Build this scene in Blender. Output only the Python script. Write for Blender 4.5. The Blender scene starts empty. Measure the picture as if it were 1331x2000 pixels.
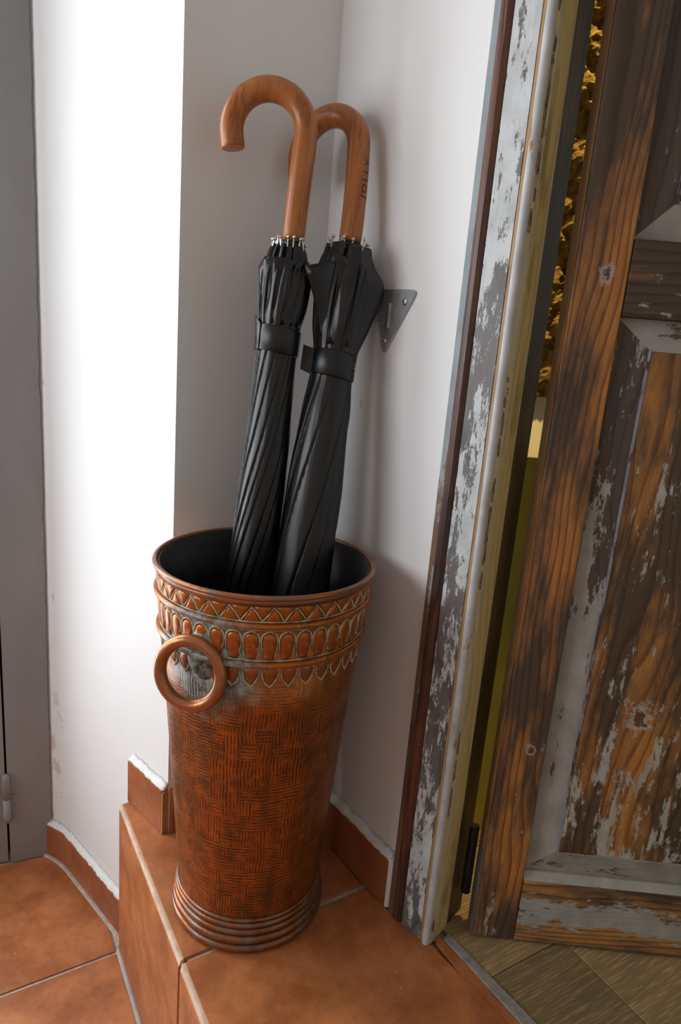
import bpy, bmesh, math, random
from mathutils import Vector, Matrix
random.seed(7)
S = bpy.context.scene
COL = S.collection

# ------------------------------------------------------------------ camera, world, light, exposure
cam_d = bpy.data.cameras.new('camera'); cam = bpy.data.objects.new('camera', cam_d); COL.objects.link(cam)
cam_d.sensor_fit = 'VERTICAL'; cam_d.sensor_height = 36.0; cam_d.sensor_width = 24.0
cam_d.lens = 36.0 * 1333.0 / 2000.0; cam_d.clip_start = 0.02
yaw, pitch, roll = 0.1078, 0.2452, -0.0825
fw = Vector((math.sin(yaw)*math.cos(pitch), math.cos(yaw)*math.cos(pitch), -math.sin(pitch)))
rt = Vector((math.cos(yaw), -math.sin(yaw), 0)); dn = fw.cross(rt)
r2 = math.cos(roll)*rt + math.sin(roll)*dn; d2 = -math.sin(roll)*rt + math.cos(roll)*dn
mw = Matrix((r2, -d2, -fw)).transposed().to_4x4(); mw.translation = Vector((0, -0.8136, 0.7675))
cam.matrix_world = mw
S.camera = cam
S.view_settings.view_transform = 'Standard'; S.view_settings.look = 'None'
S.view_settings.gamma = 1.0; S.view_settings.use_curve_mapping = False
S.view_settings.exposure = 0.42
S.cycles.max_bounces = 6; S.cycles.diffuse_bounces = 3; S.cycles.glossy_bounces = 2; S.cycles.transmission_bounces = 2
S.cycles.adaptive_threshold = 0.03; S.cycles.use_light_tree = False
w = bpy.data.worlds.new('sky'); S.world = w; w.use_nodes = True
w.node_tree.nodes['Background'].inputs[0].default_value = (0.75, 0.86, 1.0, 1)
w.node_tree.nodes['Background'].inputs[1].default_value = 1.0
w.cycles.sampling_method = 'NONE'

def area(name, loc, target, sx, sy, power, col):
    l = bpy.data.lights.new(name, 'AREA'); l.shape = 'RECTANGLE'; l.size = sx; l.size_y = sy
    l.energy = power; l.color = col
    o = bpy.data.objects.new(name, l); COL.objects.link(o); o.location = loc
    o.rotation_euler = (Vector(target)-Vector(loc)).to_track_quat('-Z', 'Y').to_euler()
    return o
# daylight coming in through the window of the left wall
area('window_daylight', (-1.63, -0.41, 0.98), (0.0, -0.41, 0.98), 1.45, 0.70, 12.5, (0.93, 0.97, 1.0))
# daylight through the glazed leaf of the grey door
area('door_daylight', (-0.833, 0.257, 0.78), (-0.833+0.312, 0.257-0.95, 0.78), 0.56, 1.55, 12.0, (0.93, 0.97, 1.0))
# warm lamp of the room behind the wooden door
pl = bpy.data.lights.new('back_room_lamp', 'SPOT'); pl.energy = 36.0; pl.color = (1.0, 0.74, 0.30); pl.shadow_soft_size = 0.03; pl.spot_size = math.radians(24); pl.spot_blend = 0.4
po = bpy.data.objects.new('back_room_lamp', pl); COL.objects.link(po); po.location = (0.48, -0.005, 1.80)
po.rotation_euler = (Vector((0.425, 0.128, 0.84))-Vector(po.location)).to_track_quat('-Z', 'Y').to_euler()

# ------------------------------------------------------------------ helpers
def V2(a): return Vector((a[0], a[1]))
def tag(o, label=None, cat=None, group=None, kind=None):
    if label: o['label'] = label
    if cat: o['category'] = cat
    if group: o['group'] = group
    if kind: o['kind'] = kind
    return o
def mobj(name, verts, faces, mat, parent=None, smooth=False, bevel=0.0, seg=2):
    me = bpy.data.meshes.new(name); me.from_pydata([tuple(v) for v in verts], [], faces); me.update()
    bm = bmesh.new(); bm.from_mesh(me); bmesh.ops.recalc_face_normals(bm, faces=bm.faces)
    if bevel > 0:
        bmesh.ops.bevel(bm, geom=list(bm.edges), offset=bevel, segments=seg, affect='EDGES', profile=0.6, clamp_overlap=True)
    bm.to_mesh(me); bm.free()
    if smooth:
        for p in me.polygons: p.use_smooth = True
    me.materials.append(mat)
    o = bpy.data.objects.new(name, me); COL.objects.link(o)
    if parent: o.parent = parent
    return o
def link_mesh(name, me, parent=None):
    o = bpy.data.objects.new(name, me); COL.objects.link(o)
    if parent: o.parent = parent
    return o
def empty(name, loc=(0, 0, 0)):
    o = bpy.data.objects.new(name, None); COL.objects.link(o); o.location = loc; o.empty_display_size = 0.05
    return o
def prism_vf(poly, z0, z1):
    n = len(poly)
    v = [(p[0], p[1], z0) for p in poly] + [(p[0], p[1], z1) for p in poly]
    f = [list(range(n))[::-1], list(range(n, 2*n))] + [[i, (i+1) % n, n+(i+1) % n, n+i] for i in range(n)]
    return v, f
def prism(name, poly, z0, z1, mat, parent=None, bevel=0.0, seg=2):
    v, f = prism_vf(poly, z0, z1)
    return mobj(name, v, f, mat, parent, bevel=bevel, seg=seg)
def join_vf(parts):
    V, F = [], []
    for v, f in parts:
        b = len(V); V += list(v); F += [[i+b for i in q] for q in f]
    return V, F
def hexa(P): # 8 points: bottom 4, top 4
    return P, [[0,3,2,1],[4,5,6,7],[0,1,5,4],[1,2,6,5],[2,3,7,6],[3,0,4,7]]
def lathe_vf(prof, n=64, a0=0.0, a1=2*math.pi, closed=True):
    V, F = [], []
    full = abs(a1-a0-2*math.pi) < 1e-6
    cols = n if full else n+1
    for (r, z) in prof:
        for k in range(cols):
            a = a0+(a1-a0)*k/n; V.append((r*math.cos(a), r*math.sin(a), z))
    m = len(prof)
    for i in range(m if closed else m-1):
        j = (i+1) % m
        for k in range(n):
            k2 = (k+1) % cols
            F.append([i*cols+k, i*cols+k2, j*cols+k2, j*cols+k])
    return V, F
def tube_vf(path, rad, n=12, cap=True):
    V, F = [], []
    m = len(path); pts = [Vector(p) for p in path]
    t0 = (pts[1]-pts[0]).normalized(); ref = Vector((0, 0, 1)) if abs(t0.z) < 0.9 else Vector((1, 0, 0))
    nx = t0.cross(ref).normalized()
    for i, p in enumerate(pts):
        t = (pts[min(i+1, m-1)]-pts[max(i-1, 0)]).normalized()
        nx = (nx - t*nx.dot(t)).normalized(); ny = t.cross(nx)
        r = rad[i] if isinstance(rad, (list, tuple)) else rad
        for k in range(n):
            a = 2*math.pi*k/n; V.append(p+nx*(r*math.cos(a))+ny*(r*math.sin(a)))
    for i in range(m-1):
        for k in range(n):
            F.append([i*n+k, i*n+(k+1) % n, (i+1)*n+(k+1) % n, (i+1)*n+k])
    if cap: F.append(list(range(n))[::-1]); F.append([(m-1)*n+k for k in range(n)])
    return V, F
def clip(poly, p, n): # keep the side n points to
    out = []
    for i in range(len(poly)):
        a, b = V2(poly[i]), V2(poly[(i+1) % len(poly)])
        da, db = (a-p).dot(n), (b-p).dot(n)
        if da >= 0: out.append(a)
        if (da >= 0) != (db >= 0): out.append(a+(b-a)*(da/(da-db)))
    return out
def ang(deg): return Vector((math.cos(math.radians(deg)), math.sin(math.radians(deg))))

# ------------------------------------------------------------------ materials
class M_:
    def __init__(self, name):
        self.m = bpy.data.materials.new(name); self.m.use_nodes = True
        self.t = self.m.node_tree; self.b = self.t.nodes['Principled BSDF']; self.tc = None
    def n(self, typ, props=None, **inp):
        nd = self.t.nodes.new(typ)
        for k, v in (props or {}).items(): setattr(nd, k, v)
        for k, v in inp.items():
            key = k.replace('_', ' ')
            sock = nd.inputs[int(k[1:])] if k[0] == 'i' and k[1:].isdigit() else nd.inputs[key]
            self.set(sock, v)
        return nd
    def set(self, sock, v):
        if isinstance(v, bpy.types.NodeSocket): self.t.links.new(v, sock)
        else: sock.default_value = v
    def coord(self, scale=(1,1,1), rot=(0,0,0), loc=(0,0,0), kind='Object'):
        tc = self.n('ShaderNodeTexCoord')
        mp = self.n('ShaderNodeMapping', Vector=tc.outputs[kind], Scale=scale, Rotation=rot, Location=loc)
        return mp.outputs[0]
    def noise(self, vec, scale, detail=4, rough=0.55, dist=0.0):
        return self.n('ShaderNodeTexNoise', Vector=vec, Scale=scale, Detail=detail, Roughness=rough, Distortion=dist).outputs[0]
    def ramp(self, fac, stops):
        r = self.n('ShaderNodeValToRGB', Fac=fac); e = r.color_ramp.elements
        while len(e) < len(stops): e.new(0.5)
        for q, (p, c) in zip(e, stops):
            q.position = p; q.color = (c, c, c, 1) if not isinstance(c, (tuple, list)) else (*c, 1)
        return r.outputs[0]
    def mix(self, fac, a, b, mode='MIX'):
        nd = self.n('ShaderNodeMix', {'data_type': 'RGBA', 'blend_type': mode})
        self.set(nd.inputs[0], fac)
        for s, v in ((nd.inputs[6], a), (nd.inputs[7], b)):
            self.set(s, (*v, 1) if isinstance(v, (tuple, list)) and len(v) == 3 else v)
        return nd.outputs[2]
    def math(self, op, a, b=0.0, c=None, clampv=False):
        nd = self.n('ShaderNodeMath', {'operation': op, 'use_clamp': clampv})
        self.set(nd.inputs[0], a); self.set(nd.inputs[1], b)
        if c is not None: self.set(nd.inputs[2], c)
        return nd.outputs[0]
    def sep(self, vec):
        return self.n('ShaderNodeSeparateXYZ', Vector=vec).outputs
    def bump(self, h, strength=0.3, dist=0.002):
        b = self.n('ShaderNodeBump', Height=h, Strength=strength, Distance=dist)
        self.t.links.new(b.outputs[0], self.b.inputs['Normal'])
    def fin(self, color=None, rough=None, metal=None, spec=None, coat=None):
        if color is not None: self.set(self.b.inputs['Base Color'], (*color, 1) if isinstance(color, tuple) and len(color) == 3 else color)
        if rough is not None: self.set(self.b.inputs['Roughness'], rough)
        if metal is not None: self.set(self.b.inputs['Metallic'], metal)
        if spec is not None: self.set(self.b.inputs['Specular IOR Level'], spec)
        if coat is not None: self.set(self.b.inputs['Coat Weight'], coat)
        return self.m

def plaster(name, base=(0.80, 0.80, 0.80), stains=False):
    m = M_(name); c = m.coord()
    n1 = m.noise(c, 3.0, 2); n3 = m.noise(c, 30, 4)
    col = m.mix(m.ramp(n1, [(0.3, 0.0), (0.75, 1.0)]), base, tuple(x*0.965 for x in base))
    # small scratches and nicks
    v = m.n('ShaderNodeTexVoronoi', Vector=m.coord(scale=(1, 1, 0.55)), Scale=9.0, Randomness=1.0)
    nick = m.ramp(m.math('ADD', v.outputs[0], m.math('MULTIPLY', n3, 0.04)), [(0.045, 1.0), (0.062, 0.0)])
    col = m.mix(m.math('MULTIPLY', nick, 0.55), col, (0.45, 0.42, 0.40))
    if stains:
        x, y, z = m.sep(c)
        # peeled, rusty patch low down beside the grey door
        low = m.math('MULTIPLY', m.ramp(m.n('ShaderNodeMapRange', Value=z, i1=-0.25, i2=0.10).outputs[0], [(0.0, 1.0), (0.85, 0.75), (1.0, 0.0)]),
                     m.ramp(m.n('ShaderNodeMapRange', Value=x, i1=-0.41, i2=-0.33).outputs[0], [(0.25, 1.0), (0.75, 0.0)]))
        pat = m.ramp(m.noise(m.coord(scale=(1, 1, 0.6)), 22, 5, 0.65), [(0.57, 0.0), (0.61, 1.0)])
        col = m.mix(m.math('MULTIPLY', m.math('MULTIPLY', low, pat), 0.7), col, (0.52, 0.40, 0.31))
        rust = m.ramp(m.noise(c, 48, 3), [(0.66, 0.0), (0.71, 1.0)])
        col = m.mix(m.math('MULTIPLY', m.math('MULTIPLY', low, rust), 0.8), col, (0.42, 0.22, 0.08))
    m.bump(n3, 0.35, 0.0016)
    return m.fin(col, 0.55, spec=0.3)
def terracotta(name, a=(0.54, 0.190, 0.066), b=(0.33, 0.100, 0.029)):
    m = M_(name); c = m.coord()
    oi = m.n('ShaderNodeObjectInfo').outputs['Random']
    off = m.n('ShaderNodeVectorMath', {'operation': 'ADD'}, i0=c)
    cmb = m.n('ShaderNodeCombineXYZ', X=m.math('MULTIPLY', oi, 7.0), Y=m.math('MULTIPLY', oi, 3.0)); m.t.links.new(cmb.outputs[0], off.inputs[1])
    c = off.outputs[0]
    n1 = m.noise(c, 13, 5, 0.65); n2 = m.noise(c, 60, 4, 0.65); n3 = m.noise(c, 420, 1)
    col = m.mix(m.ramp(n1, [(0.38, 0.0), (0.62, 1.0)]), a, b)
    col = m.mix(m.math('MULTIPLY', m.ramp(n2, [(0.48, 0.0), (0.72, 1.0)]), 0.55), col, (0.30, 0.125, 0.055))
    col = m.mix(m.math('MULTIPLY', m.ramp(n3, [(0.55, 0.0), (0.75, 1.0)]), 0.22), col, (0.22, 0.09, 0.045))
    v = m.n('ShaderNodeTexVoronoi', Vector=c, Scale=30.0)
    col = m.mix(m.ramp(v.outputs[0], [(0.018, 0.7), (0.04, 0.0)]), col, (0.75, 0.58, 0.44))
    m.bump(n2, 0.22, 0.0010)
    return m.fin(col, m.ramp(n2, [(0.3, 0.30), (0.7, 0.46)]), spec=0.5)
def plain(name, col, rough=0.5, metal=0.0, spec=0.5, nscale=40, var=0.25, bump=0.15, coat=0.0):
    m = M_(name); c = m.coord(); n = m.noise(c, nscale, 4)
    cc = m.mix(m.ramp(n, [(0.3, 0.0), (0.7, 1.0)]), tuple(x*(1-var) for x in col), tuple(min(1, x*(1+var)) for x in col))
    if bump: m.bump(n, bump, 0.001)
    return m.fin(cc, rough, metal, spec, coat)
def wood_worn(name, axis, wood=((0.40, 0.175, 0.045), (0.16, 0.055, 0.014)), stain=0.5, stain_col=(0.055, 0.047, 0.04),
              chips=0.5, paint=(0.42, 0.42, 0.40), chip_scale=16, seed=0.0, rings=34, zfade=None, band=None, rough=0.5, knots=()):
    """old pine: growth rings running along axis, dark stain rubbed in, pale paint left in patches"""
    m = M_(name)
    k = 0.10
    sc = {'x': (k, 1, 1), 'z': (1, 1, k)}[axis]
    c = m.coord(scale=sc, loc=(seed, seed*0.7, seed*1.3))
    cw = m.coord(loc=(seed*2.1, seed, seed*0.4))
    warp = m.noise(m.coord(scale=tuple(0.14+0.86*s for s in sc), loc=(seed, seed, seed)), 11.0, 2, 0.4)
    comp = m.sep(c)
    lin = comp[0] if axis == 'z' else comp[2]
    ph = m.math('ADD', m.math('MULTIPLY', lin, float(rings)*2.4), m.math('MULTIPLY', warp, 9.0))
    ring = m.math('FRACT', ph)
    ringc = m.ramp(ring, [(0.0, 0.05), (0.55, 0.15), (0.84, 0.80), (0.93, 0.85), (1.0, 0.05)])
    fib = m.noise(c, 260, 3, 0.6)
    col = m.mix(ringc, wood[0], wood[1])
    col = m.mix(m.math('MULTIPLY', m.ramp(fib, [(0.35, 1.0), (0.6, 0.0)]), 0.35), col, wood[1])
    st = m.noise(m.coord(scale=tuple(0.16+0.84*s for s in sc), loc=(seed*3, seed, -seed)), 17.0, 5, 0.62)
    sf = m.ramp(st, [(0.60-0.42*stain, 0.0), (0.74-0.42*stain, 1.0)])
    col = m.mix(m.math('MULTIPLY', sf, 0.92), col, m.mix(ringc, stain_col, tuple(x*0.55 for x in stain_col)))
    # paint remains
    pn = m.noise(m.coord(scale=tuple(0.2+0.8*s for s in sc), loc=(-seed, seed*2, seed)), chip_scale*3.2, 6, 0.78)
    pm = m.noise(m.coord(scale=tuple(0.4+0.6*s for s in sc), loc=(seed*1.7, -seed, seed*0.9)), 11.0, 3, 0.5)
    pv = m.math('ADD', m.math('MULTIPLY', pn, 0.70), m.math('MULTIPLY', pm, 0.42))
    pv = m.math('SUBTRACT', pv, m.math('MULTIPLY', fib, 0.06))
    if zfade:
        z = m.sep(cw)[2]
        pv = m.math('ADD', pv, m.n('ShaderNodeMapRange', Value=m.sep(m.coord())[2], i1=zfade[0], i2=zfade[1], i3=zfade[2], i4=zfade[3]).outputs[0])
    if band:
        bz = m.math('SUBTRACT', 1.0, m.math('DIVIDE', m.math('ABSOLUTE', m.math('SUBTRACT', m.sep(m.coord())[2], band[0])), band[1]))
        pv = m.math('ADD', pv, m.math('MULTIPLY', bz, band[2]))
    th = 0.80-0.42*chips
    pf = m.ramp(pv, [(th-0.006, 0.0), (th+0.012, 1.0)])
    pc = m.mix(m.ramp(m.noise(cw, 30, 4), [(0.35, 0.0), (0.7, 1.0)]), paint, tuple(x*0.72 for x in paint))
    col = m.mix(pf, col, pc)
    for (kx, kz, kr) in knots:
        xx, _, zz = m.sep(m.coord())
        dx = m.math('DIVIDE', m.math('SUBTRACT', xx, kx), kr); dz = m.math('DIVIDE', m.math('SUBTRACT', zz, kz), kr*1.25)
        dd_ = m.math('ADD', m.math('SQRT', m.math('ADD', m.math('MULTIPLY', dx, dx), m.math('MULTIPLY', dz, dz))), m.math('MULTIPLY', m.math('SUBTRACT', m.noise(cw, 90, 5, 0.75), 0.5), 3.6))
        col = m.mix(m.ramp(m.math('MULTIPLY', dd_, 0.5), [(0.40, 0.75), (0.62, 0.0)]), col, paint)
        col = m.mix(m.ramp(m.math('MULTIPLY', dd_, 0.5), [(0.22, 0.95), (0.30, 0.0)]), col, (0.10, 0.035, 0.012))
    m.bump(m.math('SUBTRACT', m.math('MULTIPLY', fib, 0.5), m.math('MULTIPLY', ringc, 0.35)), 0.45, 0.0012)
    return m.fin(col, m.mix(pf, (rough,)*3, (0.62,)*3), spec=0.4)

MW = plaster('white_plaster'); MWs = plaster('white_plaster_stained', stains=True)
MWr = plaster('white_plaster_rough', (0.78, 0.77, 0.75))
MPl = M_('cream_wall_paint').fin((0.72, 0.64, 0.56), 0.7); MPc = M_('ceiling_paint').fin((0.74, 0.70, 0.66), 0.8)
MT = terracotta('terracotta_tile'); MTd = terracotta('terracotta_skirting', (0.40, 0.13, 0.05), (0.27, 0.08, 0.03))
MG = plain('cement_grout', (0.50, 0.40, 0.34), 0.9, nscale=80)
MGl = plain('pale_grout', (0.62, 0.46, 0.33), 0.8, nscale=60, var=0.2)

# ------------------------------------------------------------------ plan of the place (metres, step top at z = 0)
H = 0.295
U = ang(-65.0); Vv = ang(25.6)
S0 = V2((-0.218, 0.181)); S1 = V2((-0.080, -0.114))
P0 = V2((-0.408, 0.4185)); P1 = V2((-0.3705, 0.3980)); AB = V2((-0.131, 0.120)); BC = V2((0.0605, 0.2165))
dC = Vector((0.504, -0.864)); nC = Vector((-0.864, -0.504))
CE = V2((0.2060, -0.0330))
CN = dC.copy(); CE2 = CE+CN*0.95; CE3 = CE+CN*2.2
RB = Vector((0.864, 0.504))*0.11     # wall thickness of the right wall
ZT = 2.35
# curved inner bend of the left wall
def bend(p0, p1, p2, r, n=8):
    a = p1+(p0-p1).normalized()*r; b = p1+(p2-p1).normalized()*r
    return [ (1-t)**2*a+2*t*(1-t)*p1+t*t*b for t in [i/n for i in range(n+1)] ]
bA_ = bend(P0, P1, AB, 0.036, 14); front_A = [P0, P0.lerp(bA_[0], 0.5)]+bA_+[bA_[-1]+(AB-P1).normalized()*0.004, AB]
AQ = AB+Vector((0.03, 0.22)); PQ = P0+Vector((0.08, 0.25))
wl = prism('wall_left', front_A+[AQ, PQ], -H, ZT, MWs); tag(wl, 'overexposed white plaster wall between grey door and corner', kind='structure')
for p in wl.data.polygons: p.use_smooth = True
wl.data.set_sharp_from_angle(angle=math.radians(30))
BQ = BC+Vector((0.05, 0.14))
wb = prism('wall_back', [AB, BC, BQ, AQ], -H, ZT, MW); tag(wb, 'narrow shaded plaster wall behind the umbrellas', kind='structure')
wr = prism('wall_right', [BC, CE, CE+RB, BQ], -H, ZT, MW); tag(wr, 'white plaster wall carrying the metal plate', kind='structure')
wd = prism('wall_door', [CE, CE2, CE2+RB, CE+RB], 2.06, ZT, MPl); tag(wd, 'plaster above the doorway', kind='structure')
wd2 = prism('wall_door_side', [CE2, CE3, CE3+RB, CE2+RB], -H, ZT, MPl); tag(wd2, 'plaster wall beyond the doorway', kind='structure')

# grey door wall, window wall, rear wall, ceiling
dG = Vector((-0.950, -0.312)); nG = Vector((0.312, -0.950))
G0 = V2((-0.4002, 0.4102))
GE = G0+dG*0.84; GW = V2((-1.66, GE.y-0.14))
wg = prism('wall_left_door', [GE, V2((-1.66, GE.y+(GE.x+1.66)*(-0.328))), V2((-1.66, GE.y+0.3)), GE-nG*0.25], -H, ZT, MPl); tag(wg, 'plaster wall beside the grey door', kind='structure')
wg2 = prism('wall_over_door', [P0, GE, GE-nG*0.25, P0-nG*0.2], 1.78, ZT, MPl); tag(wg2, 'plaster over the grey door', kind='structure')
WY0, WY1, WZ0, WZ1 = -0.78, -0.04, 0.20, 1.75
def bxv(x0, x1, y0, y1, z0, z1): return prism_vf([(x0, y0), (x1, y0), (x1, y1), (x0, y1)], z0, z1)
v, f = join_vf([bxv(-1.86, -1.66, -2.4, WY0, -H, ZT), bxv(-1.86, -1.66, WY1, 0.4, -H, ZT), bxv(-1.86, -1.66, WY0, WY1, -H, WZ0), bxv(-1.86, -1.66, WY0, WY1, WZ1, ZT)])
ww = mobj('wall_window', v, f, MPl); tag(ww, 'plaster wall with the window', kind='structure')
MFr = plain('window_paint', (0.55, 0.56, 0.57), 0.4)
w1 = empty('window_1', (0, 0, 0)); tag(w1, 'daylight window in the left wall', kind='structure')
v, f = join_vf([bxv(-1.80, -1.745, WY0, WY0+0.05, WZ0, WZ1), bxv(-1.80, -1.745, WY1-0.05, WY1, WZ0, WZ1), bxv(-1.80, -1.745, WY0+0.05, WY1-0.05, WZ0, WZ0+0.05), bxv(-1.80, -1.745, WY0+0.05, WY1-0.05, WZ1-0.05, WZ1)])
mobj('window_frame', v, f, MFr, w1)
gm = M_('window_glass'); gm.fin((1, 1, 1), 0.0); gm.b.inputs['Transmission Weight'].default_value = 1.0; gm.b.inputs['IOR'].default_value = 1.02
v, f = bxv(-1.775, -1.770, WY0+0.05, WY1-0.05, WZ0+0.05, WZ1-0.05); mobj('pane', v, f, gm.m, w1)
wre = prism('wall_rear', [(-1.66, -2.4), (2.6, -2.4), (2.6, -2.25), (-1.66, -2.25)], -H, ZT, MPl); tag(wre, 'plaster wall behind the viewer', kind='structure')
ce = prism('ceiling', [(-1.9, -2.4), (2.6, -2.4), (2.6, 1.2), (-1.9, 1.2)], ZT, ZT+0.08, MPc); tag(ce, 'white ceiling', kind='structure')

# ------------------------------------------------------------------ floors and step, tile by tile
fl = prism('floor', [(-1.9, -2.4), (2.4, -2.4), (2.4, 0.6), (-1.9, 0.6)], -H-0.06, -H-0.003, MG)
tag(fl, 'lower terracotta tiled floor', kind='structure')
T = 0.33; gap = 0.0058
L0 = V2((-0.231, 0.173)); L0 = S0+U*((L0-S0).dot(U))-Vector((-U.y, U.x))*0.002          # a crossing of joints on the lower floor, at the riser
nU = Vector((-U.y, U.x))          # to the right of the step edge
wallA_n = Vector((-(AB-P1).y, (AB-P1).x)).normalized()*-1
facet_n = Vector(((P1-P0).y, -(P1-P0).x)).normalized()
for i in range(-3, 6):
    for j in range(0, 5):
        o = L0+U*(i*T)-Vv*(j*T)
        a = gap/2
        poly = [o+U*a-Vv*a, o+U*(T-a)-Vv*a, o+U*(T-a)-Vv*(T-a), o+U*a-Vv*(T-a)]
        for pnt, nn in ((P1+wallA_n*0.012, wallA_n), (P0+facet_n*0.012, facet_n), (G0+nG*0.001, nG), (V2((-1.655, 0)), Vector((1, 0))), (V2((0, -2.2)), Vector((0, 1)))):
            if len(poly) > 2: poly = clip(poly, pnt, nn)
        if len(poly) > 2 and abs(sum(poly[k].x*poly[(k+1) % len(poly)].y-poly[(k+1) % len(poly)].x*poly[k].y for k in range(len(poly))))/2 > 0.002:
            prism('tile', poly, -H-0.02, -H, MT, fl, bevel=0.0016)
# raised step
st = empty('step', (0, 0, 0)); tag(st, 'raised terracotta tiled step under the umbrella stand', kind='structure')
SE = S1+U*1.9
core = prism('core', [S0+nU*0.012, SE+nU*0.012, SE+nU*0.37, V2((0.30, -0.2)), V2((0.248, -0.092)), V2((0.19, -0.02)), V2((0.06, 0.205)), AB+Vector((0.003, -0.004)), V2((-0.205, 0.205))], -H-0.05, -0.0035, MG, st)
e = 0.0065
A_bb = Vector((-0.141, 0.113))
row1 = [S0+nU*e*0.9, S1+nU*e*0.9-U*gap/2, V2((0.1675, 0.0095))-U*gap/2, V2((0.122, 0.093)), V2((0.0610, 0.2070)), AB+Vector((0.004, -0.006)), A_bb+Vector((0.004, 0.001)), V2((-0.198, 0.192))]
prism('tile', row1, -0.012, 0.0, MT, st, bevel=0.0014)
GR = S1+nU*0.336
row2 = [S1+nU*e*0.9+U*gap/2, S1+U*(T-gap/2)+nU*e*0.9, S1+U*(T-gap/2)+nU*0.3345, V2((0.2500, -0.0960)), V2((0.2030, -0.0415)), V2((0.1700, 0.0075))+U*gap/2]
prism('tile', row2, -0.012, 0.0, MT, st, bevel=0.0014)
for k in range(1, 5):
    a, b = S1+U*(T*k+gap/2), S1+U*(T*(k+1)-gap/2)
    prism('tile', [a+nU*e*0.9, b+nU*e*0.9, b+nU*0.3345, a+nU*0.3345], -0.012, 0.0, MT, st, bevel=0.0014)
# pale chamfered joint along the step edge, and riser tiles
for k in range(-1, 5):
    a = S0 if k < 0 else S1+U*(T*k+gap/2)
    b = S1-U*gap/2 if k < 0 else S1+U*(T*(k+1)-gap/2)
    q = [a+nU*0.0006, b+nU*0.0006, b+nU*e, a+nU*e]
    P = [(x.x, x.y, -0.0105) for x in q]+[((q[0]+nU*0.0026).x, (q[0]+nU*0.0026).y, -0.0006), ((q[1]+nU*0.0026).x, (q[1]+nU*0.0026).y, -0.0006), (q[2].x, q[2].y, -0.0006), (q[3].x, q[3].y, -0.0006)]
    v, f = hexa(P); mobj('edge_joint', v, f, MGl, st)
    prism('riser_tile', [a, b, b+nU*0.011, a+nU*0.011], -H+0.001, -0.0085, MT, st, bevel=0.0016)
# grout fillet at the foot of the riser
v, f = tube_vf([(S0.x, S0.y, -H), (SE.x, SE.y, -H)], 0.005, 6); mobj('foot_joint', v, f, plain('grey_grout', (0.42, 0.38, 0.37), 0.9), st)

# skirting tiles
def lip(name, pts, z, mat, parent, wdt, n, hgt=0.012):
    """uneven plaster fillet smeared along the top of a skirting tile"""
    V, F = [], []
    L = [0]
    for a, b in zip(pts, pts[1:]): L.append(L[-1]+(b-a).length)
    m = max(6, int(L[-1]/0.006))
    for i in range(m+1):
        d = L[-1]*i/m; k = 0
        while k < len(pts)-2 and d > L[k+1]: k += 1
        p = pts[k].lerp(pts[k+1], (d-L[k])/max(1e-6, L[k+1]-L[k]))
        nn = n[k] if isinstance(n, list) else n
        w_ = wdt*random.uniform(0.75, 1.0); h_ = hgt*random.uniform(0.7, 1.15); dz = random.uniform(-0.002, 0.001)
        for q in ((0.0, h_), (w_*0.45, h_*0.55), (w_, 0.0015), (w_*0.97, -0.0012+dz), (0.0, -0.001)):
            V.append((p.x+nn.x*q[0], p.y+nn.y*q[0], z+q[1]))
    for i in range(m):
        for k in range(5):
            F.append([i*5+k, i*5+(k+1) % 5, (i+1)*5+(k+1) % 5, (i+1)*5+k])
    F.append([0, 1, 2, 3, 4]); F.append([m*5+k for k in range(5)][::-1])
    return mobj(name, V, F, mat, parent, smooth=True)
TH = 0.011
# on the step, left wall
tA = (AB-P1).normalized()
bA0 = AB+tA*-0.103; bA1 = AB
bl = prism('baseboard_left', [bA0+wallA_n*0.0005, bA1+wallA_n*0.0005-tA*0.001, bA1+wallA_n*TH-tA*0.001, bA0+wallA_n*TH], 0.0005, 0.076, MTd, bevel=0.0012); tag(bl, 'short terracotta skirting tile on the step by the corner', kind='structure')
lip('plaster_lip', [bA0, bA1], 0.0765, MWr, bl, TH, wallA_n)
prism('end_joint', [bA1+wallA_n*0.0005-tA*0.0005, bA1+wallA_n*TH*0.97-tA*0.0005, bA1+wallA_n*TH*0.97+tA*0.002, bA1+wallA_n*0.0005+tA*0.002], 0.0008, 0.074, plain('ochre_edge', (0.45, 0.24, 0.09), 0.7), bl)
# lower floor, left wall with its bend
lowpts = [P0]+bend(P0, P1, AB, 0.036, 8)+[P1+tA*((S0-P1).dot(tA)-0.004)]
def offs(pts, d):
    out = []
    for i, p in enumerate(pts):
        t = (pts[min(i+1, len(pts)-1)]-pts[max(i-1, 0)]).normalized(); out.append(p+Vector((t.y, -t.x))*d)
    return out
lo_in = offs(lowpts, 0.0006); lo_out = offs(lowpts, TH)
bl2 = prism('baseboard_left', lo_in+lo_out[::-1], -H+0.0005, -H+0.072, MTd, bevel=0.0); tag(bl2, 'terracotta skirting along the lower floor beside the grey door', kind='structure')
lnorm = []
for i in range(len(lowpts)-1):
    t = (lowpts[i+1]-lowpts[i]).normalized(); lnorm.append(Vector((t.y, -t.x)))
lip('plaster_lip', lowpts, -H+0.0725, MWr, bl2, TH*1.05, lnorm, 0.011)
prism('joint', [P0+facet_n*0.0115+(P1-P0).normalized()*0.028, P0+facet_n*0.0122+(P1-P0).normalized()*0.028, P0+facet_n*0.0122+(P1-P0).normalized()*0.034, P0+facet_n*0.0115+(P1-P0).normalized()*0.034], -H+0.001, -H+0.07, MG, bl2)
v, f = tube_vf([(p.x, p.y, -H-0.001) for p in offs(lowpts, TH+0.002)], 0.0045, 6); mobj('foot_joint', v, f, MG, bl2)
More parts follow.
